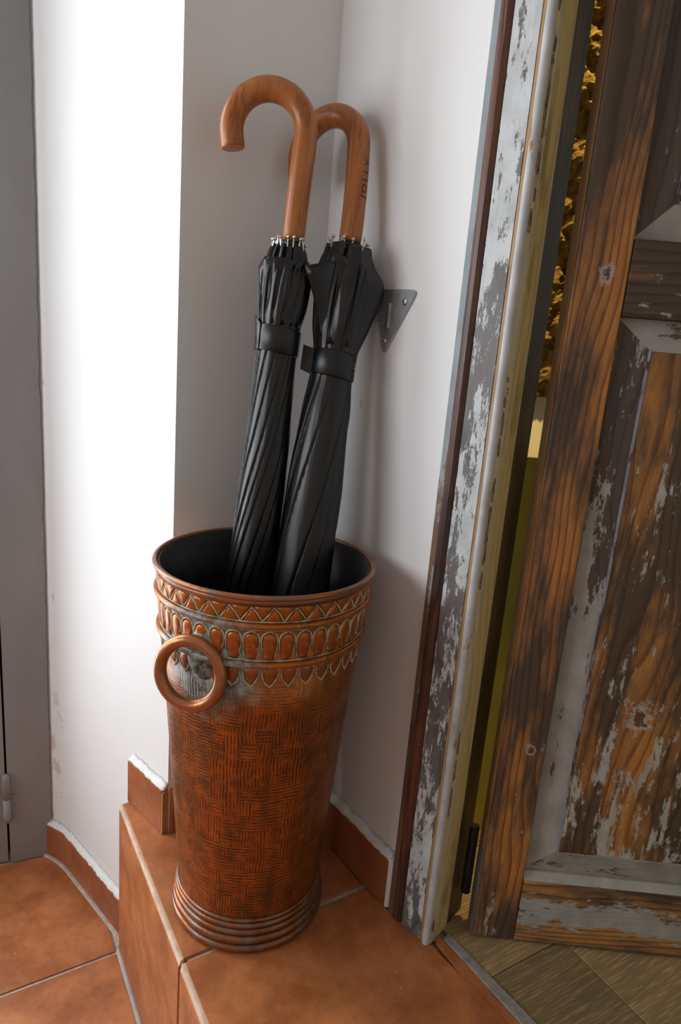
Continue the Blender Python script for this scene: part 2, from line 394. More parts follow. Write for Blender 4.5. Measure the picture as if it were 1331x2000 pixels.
# right wall
cB0 = BC+dC*0.004; cB1 = BC+dC*0.2785
br = prism('baseboard_right', [cB0+nC*0.0005, cB1+nC*0.0005, cB1+nC*TH, cB0+nC*TH], 0.0005, 0.076, MTd, bevel=0.0012); tag(br, 'dark terracotta skirting between umbrella stand and door frame', kind='structure')
lip('plaster_lip', [cB0, cB1], 0.0765, MWr, br, TH*1.02, nC)
prism('end_joint', [cB1+nC*0.0005, cB1+nC*TH*0.9, cB1+nC*TH*0.55+dC*0.005, cB1+nC*0.0005+dC*0.005], 0.0008, 0.080, MWr, br)
bb = prism('baseboard_back', [AB+Vector((0.008, -0.005)), BC+Vector((-0.017, -0.0185)), BC+Vector((-0.012, -0.0075)), AB+Vector((0.003, 0.002))], 0.0005, 0.076, MTd); tag(bb, 'terracotta skirting behind the umbrella stand', kind='structure')

# ------------------------------------------------------------------ room behind the wooden door
MLam = []
def laminate(name, base, seed):
    m = M_(name); c = m.coord(scale=(1, 1, 1), rot=(0, 0, math.radians(-25.6)), loc=(seed, seed, 0))
    s = m.n('ShaderNodeMapping', Vector=c, Scale=(0.06, 1, 1)).outputs[0]
    n1 = m.noise(s, 420, 3, 0.6); n2 = m.noise(s, 60, 4, 0.6); n3 = m.noise(c, 6, 3)
    col = m.mix(m.ramp(n2, [(0.3, 0.0), (0.7, 1.0)]), base, tuple(x*0.62 for x in base))
    col = m.mix(m.math('MULTIPLY', m.ramp(n1, [(0.52, 0.0), (0.62, 1.0)]), 0.5), col, tuple(min(1, x*1.9) for x in base))
    col = m.mix(m.math('MULTIPLY', m.ramp(n3, [(0.4, 0.0), (0.7, 1.0)]), 0.3), col, tuple(x*0.55 for x in base))
    m.bump(n1, 0.2, 0.0006)
    return m.fin(col, 0.45, spec=0.45)
ML1 = laminate('oak_laminate_light', (0.42, 0.29, 0.14), 0.3); ML2 = laminate('oak_laminate_dark', (0.28, 0.20, 0.10), 1.7)
fb = prism('floor_back_room', [(0.225, -0.075), (0.93, -1.34), (2.4, -1.1), (2.4, 0.6), (0.1, 0.6), (0.1, 0.32)], -0.05, -0.0085, MG)
tag(fb, 'grey brown laminate floor beyond the doorway', kind='structure')
sp = V2((0.318, -0.138)); pdir = ang(25.3); pn = Vector((pdir.y, -pdir.x)); PW = 0.19; PLn = 1.2
lam_edge_p = V2((0.2745, -0.0735)); lam_edge_d = (V2((0.3500, -0.2000))-lam_edge_p).normalized(); lam_n = Vector((-lam_edge_d.y, lam_edge_d.x))
butt = V2((0.445, -0.114))
for r in range(-3, 7):
    off = (butt-sp).dot(pdir) if r % 2 == 0 else (butt-sp).dot(pdir)+0.62
    for k in range(-2, 2):
        g = 0.0006
        a0 = off+k*PLn+g; a1 = off+(k+1)*PLn-g; b0 = r*PW+g; b1 = (r+1)*PW-g
        poly = [sp+pdir*a0+pn*b0, sp+pdir*a1+pn*b0, sp+pdir*a1+pn*b1, sp+pdir*a0+pn*b1]
        for pnt, nn in ((lam_edge_p, lam_n), (V2((2.3, 0)), Vector((-1, 0))), (V2((0, 0.55)), Vector((0, -1))), (V2((0, -1.2)), Vector((0, 1)))):
            if len(poly) > 2: poly = clip(poly, pnt, nn)
        if len(poly) > 2:
            prism('plank', poly, -0.008, -0.0008, ML2 if (r+k) % 2 else ML1, fb, bevel=0.0005, seg=1)
# threshold strips between the step tiles and the laminate
th = empty('trim_threshold'); tag(th, 'orange tile strip and grey joint along the door threshold', kind='structure')
q0, q1 = V2((0.2535, -0.0955)), V2((0.2985, -0.1990)); qd = (q1-q0).normalized()
t0, t1 = V2((0.2660, -0.0840)), V2((0.3325, -0.2040)); td = (t1-t0).normalized()
x0 = [q0+Vector((0.004, 0.001))-qd*0.016, q0+qd*0.9+Vector((0.004, 0.001)), t0+td*0.93, t0]
prism('tile_strip', x0[:3]+[t0-td*0.010], -0.02, -0.0004, MT, th, bevel=0.001)
prism('joint', [t0+lam_n*0.0004, t0+td*0.93+lam_n*0.0004, lam_edge_p+lam_edge_d*0.95-lam_n*0.0004, lam_edge_p-lam_n*0.0004], -0.02, 0.0012, plain('grey_sealant', (0.30, 0.27, 0.25), 0.8, nscale=90), th, bevel=0.001)

# far wall seen through the gap: rough golden masonry, a cream ledge, olive paint below
FY = 0.128
MOl = plain('olive_paint', (0.60, 0.52, 0.10), 0.6, nscale=8, var=0.15)
wf = prism('wall_far', [(0.30, FY), (1.6, FY), (1.6, FY+0.12), (0.30, FY+0.12)], -0.05, 0.630, MOl); tag(wf, 'olive painted wall behind the wooden door', kind='structure')
MCr = plain('cream_paint', (0.93, 0.84, 0.62), 0.6, nscale=20, var=0.08)
v, f = hexa([(0.30, FY-0.030, 0.631), (1.6, FY-0.030, 0.631), (1.6, FY+0.12, 0.631), (0.30, FY+0.12, 0.631), (0.30, FY+0.012, 0.712), (1.6, FY+0.012, 0.712), (1.6, FY+0.12, 0.712), (0.30, FY+0.12, 0.712)]); mobj('sloping_sill', v, f, MCr, wf, bevel=0.002)  # front face tilted up to catch the lamp and look brightly lit
mm = M_('golden_rubble'); c = mm.coord()
nz = mm.noise(c, 70, 8, 0.7); nf = mm.noise(mm.coord(scale=(1, 1, 0.5)), 210, 5, 0.7)
col = mm.mix(mm.ramp(nz, [(0.35, 0.0), (0.62, 1.0)]), (0.20, 0.095, 0.012), (0.75, 0.48, 0.11))
col = mm.mix(mm.ramp(nf, [(0.56, 0.0), (0.66, 1.0)]), col, (0.85, 0.66, 0.30))
mm.bump(mm.math('ADD', nf, mm.math('MULTIPLY', nz, 1.5)), 1.0, 0.006); MRub = mm.fin(col, 0.8, spec=0.2)
from mathutils import noise as mnoise
V, F = [], []; nx_, nz_ = 70, 190
for j in range(nz_+1):
    for i in range(nx_+1):
        x = 0.30+0.40*i/nx_; z = 0.713+0.80*j/nz_
        d = 0.0
        for fr, am in ((30, 0.012), (75, 0.009), (190, 0.006)): d += am*mnoise.noise(Vector((x*fr, 3.1, z*fr*0.8)))
        V.append((x, FY-0.004-d, z))
for j in range(nz_):
    for i in range(nx_): a = j*(nx_+1)+i; F.append([a, a+1, a+nx_+2, a+nx_+1])
b = len(V); V += [(0.30, FY+0.12, 0.713), (0.70, FY+0.12, 0.713), (0.70, FY+0.12, 1.513), (0.30, FY+0.12, 1.513)]
F += [[b, b+1, b+2, b+3]]
rub = mobj('rubble_stone', V, F, MRub, wf); rub['label'] = 'rough golden masonry seen through the door gap'; rub['kind'] = 'stuff'
prism('upper_wall', [(0.30, FY+0.02), (1.6, FY+0.02), (1.6, FY+0.12), (0.30, FY+0.12)], 1.514, ZT, MOl, wf)
wf2 = prism('wall_far_side', [(1.6, -1.2), (1.72, -1.2), (1.72, 0.3), (1.6, 0.3)], -0.05, ZT, MOl); tag(wf2, 'side wall of the back room', kind='structure')

# ------------------------------------------------------------------ door frame
tr = empty('trim_door_frame'); tag(tr, 'worn painted wooden door frame with blue grey, red brown and mustard edges', kind='structure')
f0 = V2((0.204, -0.046)); dF = ang(-49.7); nF = Vector((-0.763, -0.647)); dJ = Vector((0.722, 0.692))
def fp(s, o=0.0): return f0+dF*s+nF*o
MBl = wood_worn('blue_grey_edge', 'z', ((0.20, 0.105, 0.06), (0.10, 0.04, 0.02)), 0.2, (0.10, 0.09, 0.085), 0.74, (0.27, 0.31, 0.33), 9, 2.2, rings=40, zfade=(0.35, 0.85, -0.14, 0.08))
MRed = wood_worn('red_brown_strip', 'z', ((0.155, 0.060, 0.032), (0.075, 0.022, 0.012)), 0.35, (0.045, 0.03, 0.027), 0.0, (0.3, 0.28, 0.27), 10, 4.1, rings=55, rough=0.35)
MFace = wood_worn('casing_face_paint', 'z', ((0.26, 0.19, 0.13), (0.15, 0.10, 0.065)), 0.78, (0.13, 0.125, 0.125), 0.71, (0.56, 0.59, 0.60), 26, 5.3, rings=18, zfade=(0.05, 0.8, -0.045, 0.02))
MBead = wood_worn('grey_bead_paint', 'z', ((0.42, 0.24, 0.10), (0.25, 0.13, 0.05)), 0.1, (0.2, 0.19, 0.19), 0.90, (0.52, 0.53, 0.54), 14, 6.4, rings=20)
MOr = wood_worn('bare_orange_edge', 'z', ((0.42, 0.24, 0.10), (0.30, 0.15, 0.055)), 0.0, (0.1, 0.07, 0.05), 0.05, (0.5, 0.5, 0.5), 14, 7.4, rings=20)
MMu = wood_worn('mustard_jamb', 'z', ((0.58, 0.46, 0.22), (0.44, 0.33, 0.14)), 0.10, (0.10, 0.07, 0.03), 0.02, (0.4, 0.35, 0.2), 20, 8.8, rings=26)
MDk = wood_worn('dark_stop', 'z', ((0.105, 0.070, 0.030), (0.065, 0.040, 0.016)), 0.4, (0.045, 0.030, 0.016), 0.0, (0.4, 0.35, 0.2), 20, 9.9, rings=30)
FZ = 2.06
back = RB.normalized()*0.02
prism('outer_edge_strip', [fp(-0.0118, -0.0040), fp(-0.0105, 0.0), fp(-0.0012, 0.0015), fp(-0.0008, -0.012), fp(-0.0110, -0.016)], 0.0005, FZ, MBl, tr)
prism('back_band', [fp(-0.0008, -0.012), fp(-0.0010, 0.0025), fp(0.0030, 0.0040), fp(0.0080, 0.0040), fp(0.0125, -0.0005), fp(0.0130, -0.012)], 0.0005, FZ, MRed, tr)
prism('casing_face', [fp(0.0130, -0.012), fp(0.0133, -0.0015), fp(0.0150, 0.0018), fp(0.0462, 0.0018), fp(0.0468, -0.012)], 0.0005, FZ, MFace, tr)
prism('bare_edge', [fp(0.0468, -0.012), fp(0.0468, 0.0012), fp(0.0500, 0.0012), fp(0.0502, -0.012)], 0.0005, FZ, MOr, tr)
bd = [fp(0.0502, -0.012)]+[fp(0.0556-0.0052*math.cos(a), 0.0+0.0052*math.sin(a)) for a in [math.pi*i/10 for i in range(11)]]+[fp(0.0609, -0.012)]
o = prism('bead', bd, 0.0005, FZ, MBead, tr)
jc = fp(0.0609, -0.002)
def jp(s, o=0.0): return jc+dJ*s+Vector((0.692, -0.722))*o
prism('jamb', [jp(0.0), jp(0.0040, 0.0012), jp(0.0055, 0.0), jp(0.0405, 0.0), jp(0.0405, -0.020), jp(0.004, -0.018)], 0.0005, FZ, MMu, tr)
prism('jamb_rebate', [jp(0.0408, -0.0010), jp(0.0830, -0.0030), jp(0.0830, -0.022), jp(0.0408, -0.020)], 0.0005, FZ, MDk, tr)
# ragged crust of old paint along the bead (one joined strip)
V, F = [], []
for k in range(230):
    z = 0.02+1.95*random.random(); s = random.uniform(0.0002, 0.0030); hgt = random.uniform(0.002, 0.020); wd_ = random.uniform(0.0005, 0.0016)
    if mnoise.noise(Vector((z*7, 2.0, 0.5))) < -0.05: continue
    a, b2 = jp(s-wd_, 0.0004), jp(s+wd_, 0.0016)
    c0, c1 = jp(s-wd_, 0.0016), jp(s+wd_, 0.0004)
    P = [(a.x, a.y, z), (c1.x, c1.y, z-0.001), (b2.x, b2.y, z), (c0.x, c0.y, z+0.001), (a.x, a.y, z+hgt), (c1.x, c1.y, z+hgt), (b2.x, b2.y, z+hgt*0.8), (c0.x, c0.y, z+hgt*0.8)]
    vv, ff = hexa(P); bb_ = len(V); V += vv; F += [[i+bb_ for i in q] for q in ff]
cr = mobj('paint_crust', V, F, plain('ochre_crust', (0.22, 0.12, 0.035), 0.8, nscale=200, var=0.5), tr); cr['kind'] = 'stuff'

# ------------------------------------------------------------------ wooden door
e0 = V2((0.3016, -0.0818)); dD = Vector((0.9912, -0.1327)); nD = Vector((-0.1327, -0.9912))
d2 = empty('door_2', (e0.x, e0.y, 0.0)); d2.rotation_euler = (0, 0, math.atan2(dD.y, dD.x))
tag(d2, 'open wooden door with worn paint and raised panels', kind='structure')
W2, D2Z, TK = 0.74, 2.0, 0.038
# local frame: x along the leaf, y away from the viewer, z up
def lbox(name, x0, x1, y0, y1, z0, z1, mat, parent=d2, bevel=0.0015, seg=2):
    v, f = bxv(x0, x1, y0, y1, z0, z1); return mobj(name, v, f, mat, parent, bevel=bevel, seg=seg)
MSt = wood_worn('stile_pine', 'z', ((0.52, 0.225, 0.060), (0.15, 0.050, 0.012)), 0.44, (0.060, 0.048, 0.040), 0.27, (0.40, 0.40, 0.38), 20, 1.3, rings=42, zfade=(0.0, 0.12, 0.13, 0.0), knots=((0.0375, 0.857, 0.0075), (0.0395, 0.293, 0.0060)))
MRl = wood_worn('rail_pine', 'x', ((0.52, 0.26, 0.085), (0.15, 0.060, 0.017)), 0.45, (0.060, 0.050, 0.040), 0.30, (0.40, 0.40, 0.37), 15, 3.4, rings=40, band=(0.050, 0.045, 0.21))
MRm = wood_worn('mid_rail_pine', 'x', ((0.40, 0.175, 0.048), (0.14, 0.053, 0.016)), 0.62, (0.050, 0.040, 0.034), 0.36, (0.40, 0.40, 0.38), 24, 11.7, rings=48)
MBv = wood_worn('bevel_grey_paint', 'z', ((0.16, 0.085, 0.04), (0.07, 0.035, 0.015)), 0.9, (0.075, 0.062, 0.05), 0.62, (0.37, 0.37, 0.34), 22, 4.9, rings=30, zfade=(0.15, 0.62, 0.20, -0.06))
MBx = wood_worn('bevel_grey_paint_cross', 'x', ((0.16, 0.085, 0.04), (0.07, 0.035, 0.015)), 0.7, (0.09, 0.08, 0.065), 0.84, (0.36, 0.36, 0.33), 18, 2.9, rings=30)
MPn = wood_worn('panel_pine', 'z', ((0.52, 0.235, 0.058), (0.19, 0.070, 0.017)), 0.55, (0.060, 0.047, 0.034), 0.46, (0.46, 0.46, 0.42), 17, 13.1, rings=30, zfade=(0.12, 0.75, 0.05, -0.03), knots=((0.166, 0.349, 0.015),))
MLi = wood_worn('lilac_edge_paint', 'z', ((0.12, 0.08, 0.06), (0.07, 0.04, 0.03)), 0.5, (0.06, 0.05, 0.05), 0.66, (0.30, 0.31, 0.38), 30, 6.6, rings=30)
MSd = wood_worn('door_edge_ochre', 'z', ((0.40, 0.22, 0.07), (0.26, 0.13, 0.035)), 0.05, (0.10, 0.06, 0.03), 0.0, (0.4, 0.4, 0.4), 15, 7.9, rings=18)
zb = 0.004
sx0, sx1 = 0.0035, 0.0590
def stile(x0, x1, flip):
    s_ = lbox('stile', x0, x1, 0.0, TK-0.004, zb, D2Z, MSt, bevel=0.0035, seg=3)
    return s_
s1_ = stile(sx0, sx1, 1)
lbox('edge_band', sx0-0.0012, sx0-0.0002, 0.0045, TK-0.006, zb+0.13, D2Z-0.002, MSd, s1_, bevel=0.0)
lbox('edge_band', sx0-0.0012, sx0-0.0002, 0.0045, TK-0.006, zb, zb+0.128, plain('grey_door_edge', (0.20, 0.20, 0.215), 0.6), s1_, bevel=0.0)
s2_ = stile(W2-0.06, W2, -1)
xa, xb = sx1+0.0006, W2-0.0606
br_ = lbox('rail', xa, xb, 0.0, TK-0.004, zb, 0.1000, MRl, bevel=0.002)
mr_ = lbox('rail', xa, xb, 0.0, TK-0.004, 0.8165, 0.8940, MRm, bevel=0.002)
tr_ = lbox('rail', xa, xb, 0.0, TK-0.004, 1.90, D2Z, MRm, bevel=0.002)
MLp = wood_worn('rail_lip_paint', 'x', ((0.28, 0.16, 0.07), (0.16, 0.08, 0.03)), 0.3, (0.10, 0.085, 0.065), 0.86, (0.42, 0.42, 0.38), 24, 9.1, rings=30)
# worn pale lip on top of the bottom rail
v, f = hexa([(xa, 0.0005, 0.1001), (xb, 0.0005, 0.1001), (xb, 0.030, 0.1001), (xa, 0.030, 0.1001), (xa, 0.009, 0.1085), (xb, 0.009, 0.1085), (xb, 0.030, 0.1085), (xa, 0.030, 0.1085)]); mobj('rail_lip', v, f, MLp, br_)
def panel(z0, z1):
    ix0, ix1, iz0, iz1 = 0.0955, W2-0.097, z0+0.0360, z1-0.0310
    ya, yb_ = 0.0125, 0.0050
    O = [(xa, ya, z0), (xb, ya, z0), (xb, ya, z1), (xa, ya, z1)]
    I = [(ix0, yb_, iz0), (ix1, yb_, iz0), (ix1, yb_, iz1), (ix0, yb_, iz1)]
    OB = [(p[0], 0.024, p[2]) for p in O]; IB = [(p[0], 0.024, p[2]) for p in I]
    pl_ = lbox('panel', ix0+0.0022, ix1-0.0022, 0.0018, 0.026, iz0+0.0022, iz1-0.0022, MPn, bevel=0.0012)
    for k in range(4):
        j = (k+1) % 4
        v, f = hexa([OB[k], OB[j], IB[j], IB[k], O[k], O[j], I[j], I[k]])
        mobj('panel_bevel', v, f, MBx if k in (0, 2) else MBv, pl_)
    for (x0_, x1_) in ((ix0, ix0+0.0021), (ix1-0.0021, ix1)):
        lbox('panel_edge', x0_, x1_, 0.0012, 0.024, iz0, iz1, MLi, pl_, bevel=0.0)
    for (a_, b_) in ((iz0, iz0+0.0021), (iz1-0.0021, iz1)):
        lbox('panel_edge', ix0+0.0023, ix1-0.0023, 0.0022, 0.024, a_, b_, MBx, pl_, bevel=0.0)
    lbox('panel_back', xa, xb, 0.0262, 0.031, z0, z1, MPn, pl_, bevel=0.0)
panel(0.1090, 0.8160); panel(0.8945, 1.8995)
MIr = plain('iron_and_shade_black', (0.012, 0.010, 0.009), 0.55)
for hz in (0.045, 1.70):
    v, f = tube_vf([(-0.0065, 0.033, hz), (-0.0065, 0.033, hz+0.105)], 0.0065, 10); mobj('hinge', v, f, MIr, d2, smooth=False)  # added black hinge, stands in for the dark gap beside the jamb

# ------------------------------------------------------------------ grey door at the left
d1 = empty('door_1', (G0.x, G0.y, -H)); d1.rotation_euler = (0, 0, math.atan2(dG.y, dG.x)+math.pi)
tag(d1, 'grey painted metal door with frame and hinge', kind='structure')
m = M_('grey_door_paint'); c = m.coord(); n1 = m.noise(m.coord(scale=(1, 1, 0.25)), 9, 5); n2 = m.noise(c, 180, 3)
col = m.mix(m.ramp(n1, [(0.35, 0.0), (0.65, 1.0)]), (0.285, 0.28, 0.28), (0.235, 0.232, 0.235)); m.bump(n2, 0.12, 0.0006); MGd = m.fin(col, 0.5)
# local x runs right (towards the wall), y away; door lies at negative x
fx = 0.0772
V, F = [], []
hh = 2.07; nseg = 150
for j in range(nseg+1):
    z = 0.0+hh*j/nseg
    wob = 0.0012*mnoise.noise(Vector((z*30, 0.3, 1.0)))+0.0012*mnoise.noise(Vector((z*90, 1.3, 5.0)))
    for (x, y) in ((-fx, 0.0), (-0.0012+wob, 0.0), (-0.0006+wob, 0.05), (-fx, 0.05)): V.append((x, y, z))
for j in range(nseg):
    for k in range(4): F.append([j*4+k, j*4+(k+1) % 4, (j+1)*4+(k+1) % 4, (j+1)*4+k])
F.append([0, 1, 2, 3]); F.append([nseg*4+k for k in range(4)][::-1])
mobj('frame_board', V, F, MGd, d1)
v, f = join_vf([bxv(-0.165, -fx-0.0042, 0.0015, 0.045, 0.004, hh), bxv(-0.83, -0.745, 0.0015, 0.045, 0.004, hh), bxv(-0.745, -0.165, 0.0015, 0.045, 0.004, 0.26), bxv(-0.745, -0.165, 0.0015, 0.045, 1.90, hh)])
lf = mobj('leaf', v, f, MGd, d1)
v, f = bxv(-0.745, -0.165, 0.022, 0.027, 0.26, 1.90); mobj('pane', v, f, gm.m, lf)
lbox('seam_shade_strip', -fx-0.0042, -fx, 0.03, 0.044, 0.0, hh, MIr, d1, bevel=0)  # black strip set deep in the seam, stands in for its shade
for hz in (0.098, 1.55):
    hg = empty('hinge'); hg.parent = d1
    prof = [(0.0001, 0.0), (0.0045, 0.001), (0.0068, 0.010), (0.0070, 0.055), (0.0, 0.055)]
    v, f = lathe_vf([(0.0001, hz), (0.0050, hz+0.001), (0.0072, hz+0.012), (0.0074, hz+0.053), (0.0001, hz+0.053)], 16, closed=False)
    v = [(x-fx-0.002, y-0.005, z) for x, y, z in v]; mobj('knuckle', v, f, MGd, hg, smooth=True)
    v, f = lathe_vf([(0.0001, hz+0.0545), (0.0074, hz+0.0545), (0.0072, hz+0.098), (0.0062, hz+0.106), (0.0001, hz+0.107)], 16, closed=False)
    v = [(x-fx-0.002, y-0.005, z) for x, y, z in v]; mobj('knuckle', v, f, MGd, hg, smooth=True)
    v, f = tube_vf([(-fx+0.004, -0.003, hz+0.055), (-fx+0.014, -0.0015, hz+0.055)], 0.0022, 8); mobj('pin', v, f, MGd, hg)

# ------------------------------------------------------------------ umbrella stand
def copper(name, kind):
    m = M_(name); tc = m.n('ShaderNodeTexCoord'); g = tc.outputs['Object']
    x, y, z = m.sep(g)
    a = m.math('ARCTAN2', y, x)
    nbig = m.noise(g, 7.0, 4); nmid = m.noise(g, 34, 5, 0.6); nfin = m.noise(g, 150, 4)
    base = m.mix(m.ramp(nbig, [(0.32, 0.0), (0.68, 1.0)]), (0.52, 0.135, 0.018), (0.38, 0.120, 0.024))
    base = m.mix(m.ramp(nmid, [(0.45, 0.0), (0.75, 0.8)]), base, (0.13, 0.055, 0.022))
    h = nfin
    rough = m.ramp(nmid, [(0.3, 0.26), (0.7, 0.45)])
    if kind == 'body':
        # chased basket-weave hatching: blocks of upright and level strokes
        uv = m.n('ShaderNodeCombineXYZ', X=m.math('MULTIPLY', a, 0.115), Y=z).outputs[0]
        wv = m.n('ShaderNodeVectorMath', {'operation': 'ADD'}, i0=uv)
        jit = m.n('ShaderNodeTexNoise', Vector=uv, Scale=38.0, Detail=2.0)
        jv = m.n('ShaderNodeVectorMath', {'operation': 'SCALE'}, i0=jit.outputs[1]); jv.inputs[3].default_value = 0.007
        m.t.links.new(jv.outputs[0], wv.inputs[1]); uvj = wv.outputs[0]
        ux, uy, _ = m.sep(uvj)
        def layer(bx_, by_, ox, px, py):
            blocks = m.n('ShaderNodeTexWhiteNoise', {'noise_dimensions': '2D'})
            sn = m.n('ShaderNodeVectorMath', {'operation': 'SNAP'}, i0=m.n('ShaderNodeMapping', Vector=uvj, Location=(ox, ox*0.7, 0)).outputs[0]); sn.inputs[1].default_value = (bx_, by_, 1)
            m.t.links.new(sn.outputs[0], blocks.inputs[0])
            sel = m.math('GREATER_THAN', blocks.outputs[0], 0.45)
            sx = m.math('SINE', m.math('MULTIPLY', ux, 2*math.pi/px)); sy = m.math('SINE', m.math('MULTIPLY', uy, 2*math.pi/py))
            return m.math('ADD', m.math('MULTIPLY', sx, sel), m.math('MULTIPLY', sy, m.math('SUBTRACT', 1.0, sel)))
        brk = m.ramp(m.noise(uv, 100, 2), [(0.32, 0.0), (0.54, 1.0)])
        brk2 = m.ramp(m.noise(uv, 55, 3), [(0.45, 0.0), (0.60, 1.0)])
        s1_ = m.math('MULTIPLY', m.ramp(layer(0.0195, 0.0210, 0.0, 0.0042, 0.0046), [(0.0, 0.0), (0.6, 1.0)]), brk)
        s2_ = m.math('MULTIPLY', m.ramp(layer(0.0140, 0.0230, 0.31, 0.0037, 0.0050), [(0.1, 0.0), (0.7, 1.0)]), brk2)
        sm = m.math('MAXIMUM', s1_, m.math('MULTIPLY', s2_, 0.8))
        up = m.ramp(m.n('ShaderNodeMapRange', Value=z, i1=0.33, i2=0.40).outputs[0], [(0.0, 1.0), (1.0, 0.25)])
        sm = m.math('MULTIPLY', sm, up)
        base = m.mix(m.math('MULTIPLY', sm, 0.84), base, (0.050, 0.021, 0.009))
        h = m.math('SUBTRACT', m.math('MULTIPLY', nfin, 0.25), sm)
        # vertical tarnish streaks
        stv = m.noise(m.n('ShaderNodeMapping', Vector=uv, Scale=(1, 0.12, 1)).outputs[0], 42, 4)
        base = m.mix(m.math('MULTIPLY', m.ramp(stv, [(0.48, 0.0), (0.70, 1.0)]), 0.55), base, (0.075, 0.038, 0.020))
        m.bump(h, 0.5, 0.0011)
    else:
        m.bump(m.math('ADD', nfin, m.math('MULTIPLY', nmid, 1.2)), 0.35, 0.0012)
    # verdigris / grey patina round the ring mount, with ragged outline
    dv = m.n('ShaderNodeVectorMath', {'operation': 'DISTANCE'}, i0=g); dv.inputs[1].default_value = (-0.066, -0.105, 0.413)
    dist = m.math('ADD', dv.outputs['Value'], m.math('MULTIPLY', m.math('SUBTRACT', nmid, 0.5), 0.075))
    pat = m.ramp(dist, [(0.048, 1.0), (0.082, 0.0)])
    pc = m.mix(m.ramp(m.noise(g, 60, 6, 0.7), [(0.40, 0.0), (0.62, 1.0)]), (0.050, 0.048, 0.045), (0.30, 0.36, 0.33))
    base = m.mix(m.math('MULTIPLY', pat, 0.15 if kind == 'ring' else 0.9), base, pc)
    if kind == 'ground':   # sunk ground of the chased bands: pale green copper salts
        gr = m.mix(m.ramp(m.noise(g, 75, 6, 0.7), [(0.38, 0.0), (0.60, 1.0)]), (0.20, 0.15, 0.085), (0.58, 0.58, 0.43))
        base = m.mix(0.92, base, gr)
        return m.fin(base, 0.62, 0.15, 0.4)
    if kind == 'mount': base = pc
    if kind == 'piece': base = m.mix(m.ramp(m.noise(g, 85, 5, 0.7), [(0.54, 0.0), (0.66, 0.75)]), base, m.mix(m.ramp(nfin, [(0.45, 0.0), (0.6, 1.0)]), (0.10, 0.06, 0.03), (0.34, 0.36, 0.28)))
    if kind == 'rim':
        base = m.mix(m.ramp(nmid, [(0.35, 0.15), (0.65, 0.75)]), base, (0.22, 0.165, 0.14))
    if kind == 'ring':
        base = m.mix(0.5, base, (0.46, 0.20, 0.10)); rough = 0.3
    if kind == 'foot':
        lv = m.ramp(m.noise(g, 45, 5), [(0.42, 0.0), (0.62, 1.0)])
        base = m.mix(0.45, base, (0.07, 0.04, 0.025)); base = m.mix(m.math('MULTIPLY', lv, 0.5), base, (0.20, 0.21, 0.20))
    met = 0.7 if kind == 'ring' else m.math('MULTIPLY', m.math('SUBTRACT', 1.0, pat), 0.62)
    m.set(m.b.inputs['Metallic'], met)
    return m.fin(base, rough, spec=0.5)
MCb, MCg, MCp, MCr_, MCring, MCf, MCm = (copper('copper_'+k, k) for k in ('body', 'ground', 'piece', 'rim', 'ring', 'foot', 'mount'))
MBk = plain('stand_inside_black', (0.010, 0.011, 0.013), 0.42, nscale=50, var=0.5, bump=0.5)
us = empty('umbrella_stand', (0, 0, 0))
tag(us, 'tapered copper umbrella stand with embossed bands and ring handle on the tiled step', 'umbrella stand')
def Rz(z): return 0.0965+(z-0.05)/0.44*0.0355
NL = 128
prof = [(0.0975, 0.006), (Rz(0.045), 0.045)]+[(Rz(z), z) for z in (0.05, 0.15, 0.25, 0.35, 0.388)]+[(Rz(0.388)-0.0006, 0.3885), (Rz(0.494)-0.0006, 0.494)]
inner = [(r-0.0016, z) for r, z in prof]
v, f = lathe_vf(prof+inner[::-1], NL); body = mobj('body', v, f, MCb, us, smooth=True)
# black lining and bottom
v, f = lathe_vf([(0.0930, 0.016), (Rz(0.05)-0.0022, 0.05), (Rz(0.415)-0.0022, 0.415), (Rz(0.419)-0.0004, 0.4185), (Rz(0.4225)-0.0022, 0.422), (Rz(0.461)-0.0022, 0.461), (Rz(0.465)-0.0004, 0.4645), (Rz(0.468)-0.0022, 0.468), (Rz(0.497)-0.0022, 0.4975), (Rz(0.497)-0.0040, 0.4975), (Rz(0.4)-0.0040, 0.40), (Rz(0.05)-0.0038, 0.05), (0.0915, 0.0175)], NL)
v = [(x, y, z) for x, y, z in v]
mobj('lining', v, f, MBk, us, smooth=True)
v, f = lathe_vf([(0.0001, 0.013), (0.0945, 0.013), (0.0945, 0.016), (0.0001, 0.016)], 64, closed=False); mobj('bottom', v, f, MBk, us)
# ground of the bands
v, f = lathe_vf([(Rz(0.4905)+0.0004, 0.4905), (Rz(0.388)+0.0004, 0.3885), (Rz(0.388)-0.0004, 0.3885), (Rz(0.4905)-0.0004, 0.4905)], NL)
def torus_vf(R, zc, r, n=NL, k=12, sq=1.0):
    return lathe_vf([(R+r*math.cos(2*math.pi*i/k), zc+r*sq*math.sin(2*math.pi*i/k)) for i in range(k)], n)
rimv = torus_vf(0.1340, 0.4975, 0.0032); mobj('rim', *rimv, MCr_, us, smooth=True)
v, f = lathe_vf([(Rz(0.488)+0.0012, 0.4945), (Rz(0.488)+0.0008, 0.4885), (Rz(0.488)-0.001, 0.4885), (Rz(0.488)-0.001, 0.4945)], NL); mobj('rim_band', v, f, MCr_, us, smooth=True)
for zc, r in ((0.4640, 0.0037), (0.4165, 0.0040)):
    mobj('bead_ring', *torus_vf(Rz(zc)+0.0016, zc, r), MCp, us, smooth=True)
for zc, R, r in ((0.0062, 0.0990, 0.0061), (0.0190, 0.0985, 0.0058), (0.0298, 0.0978, 0.0046), (0.0388, 0.0972, 0.0038), (0.0458, 0.0968, 0.0026)):
    mobj('foot_ring', *torus_vf(R, zc, r, k=14), MCf, us, smooth=True)
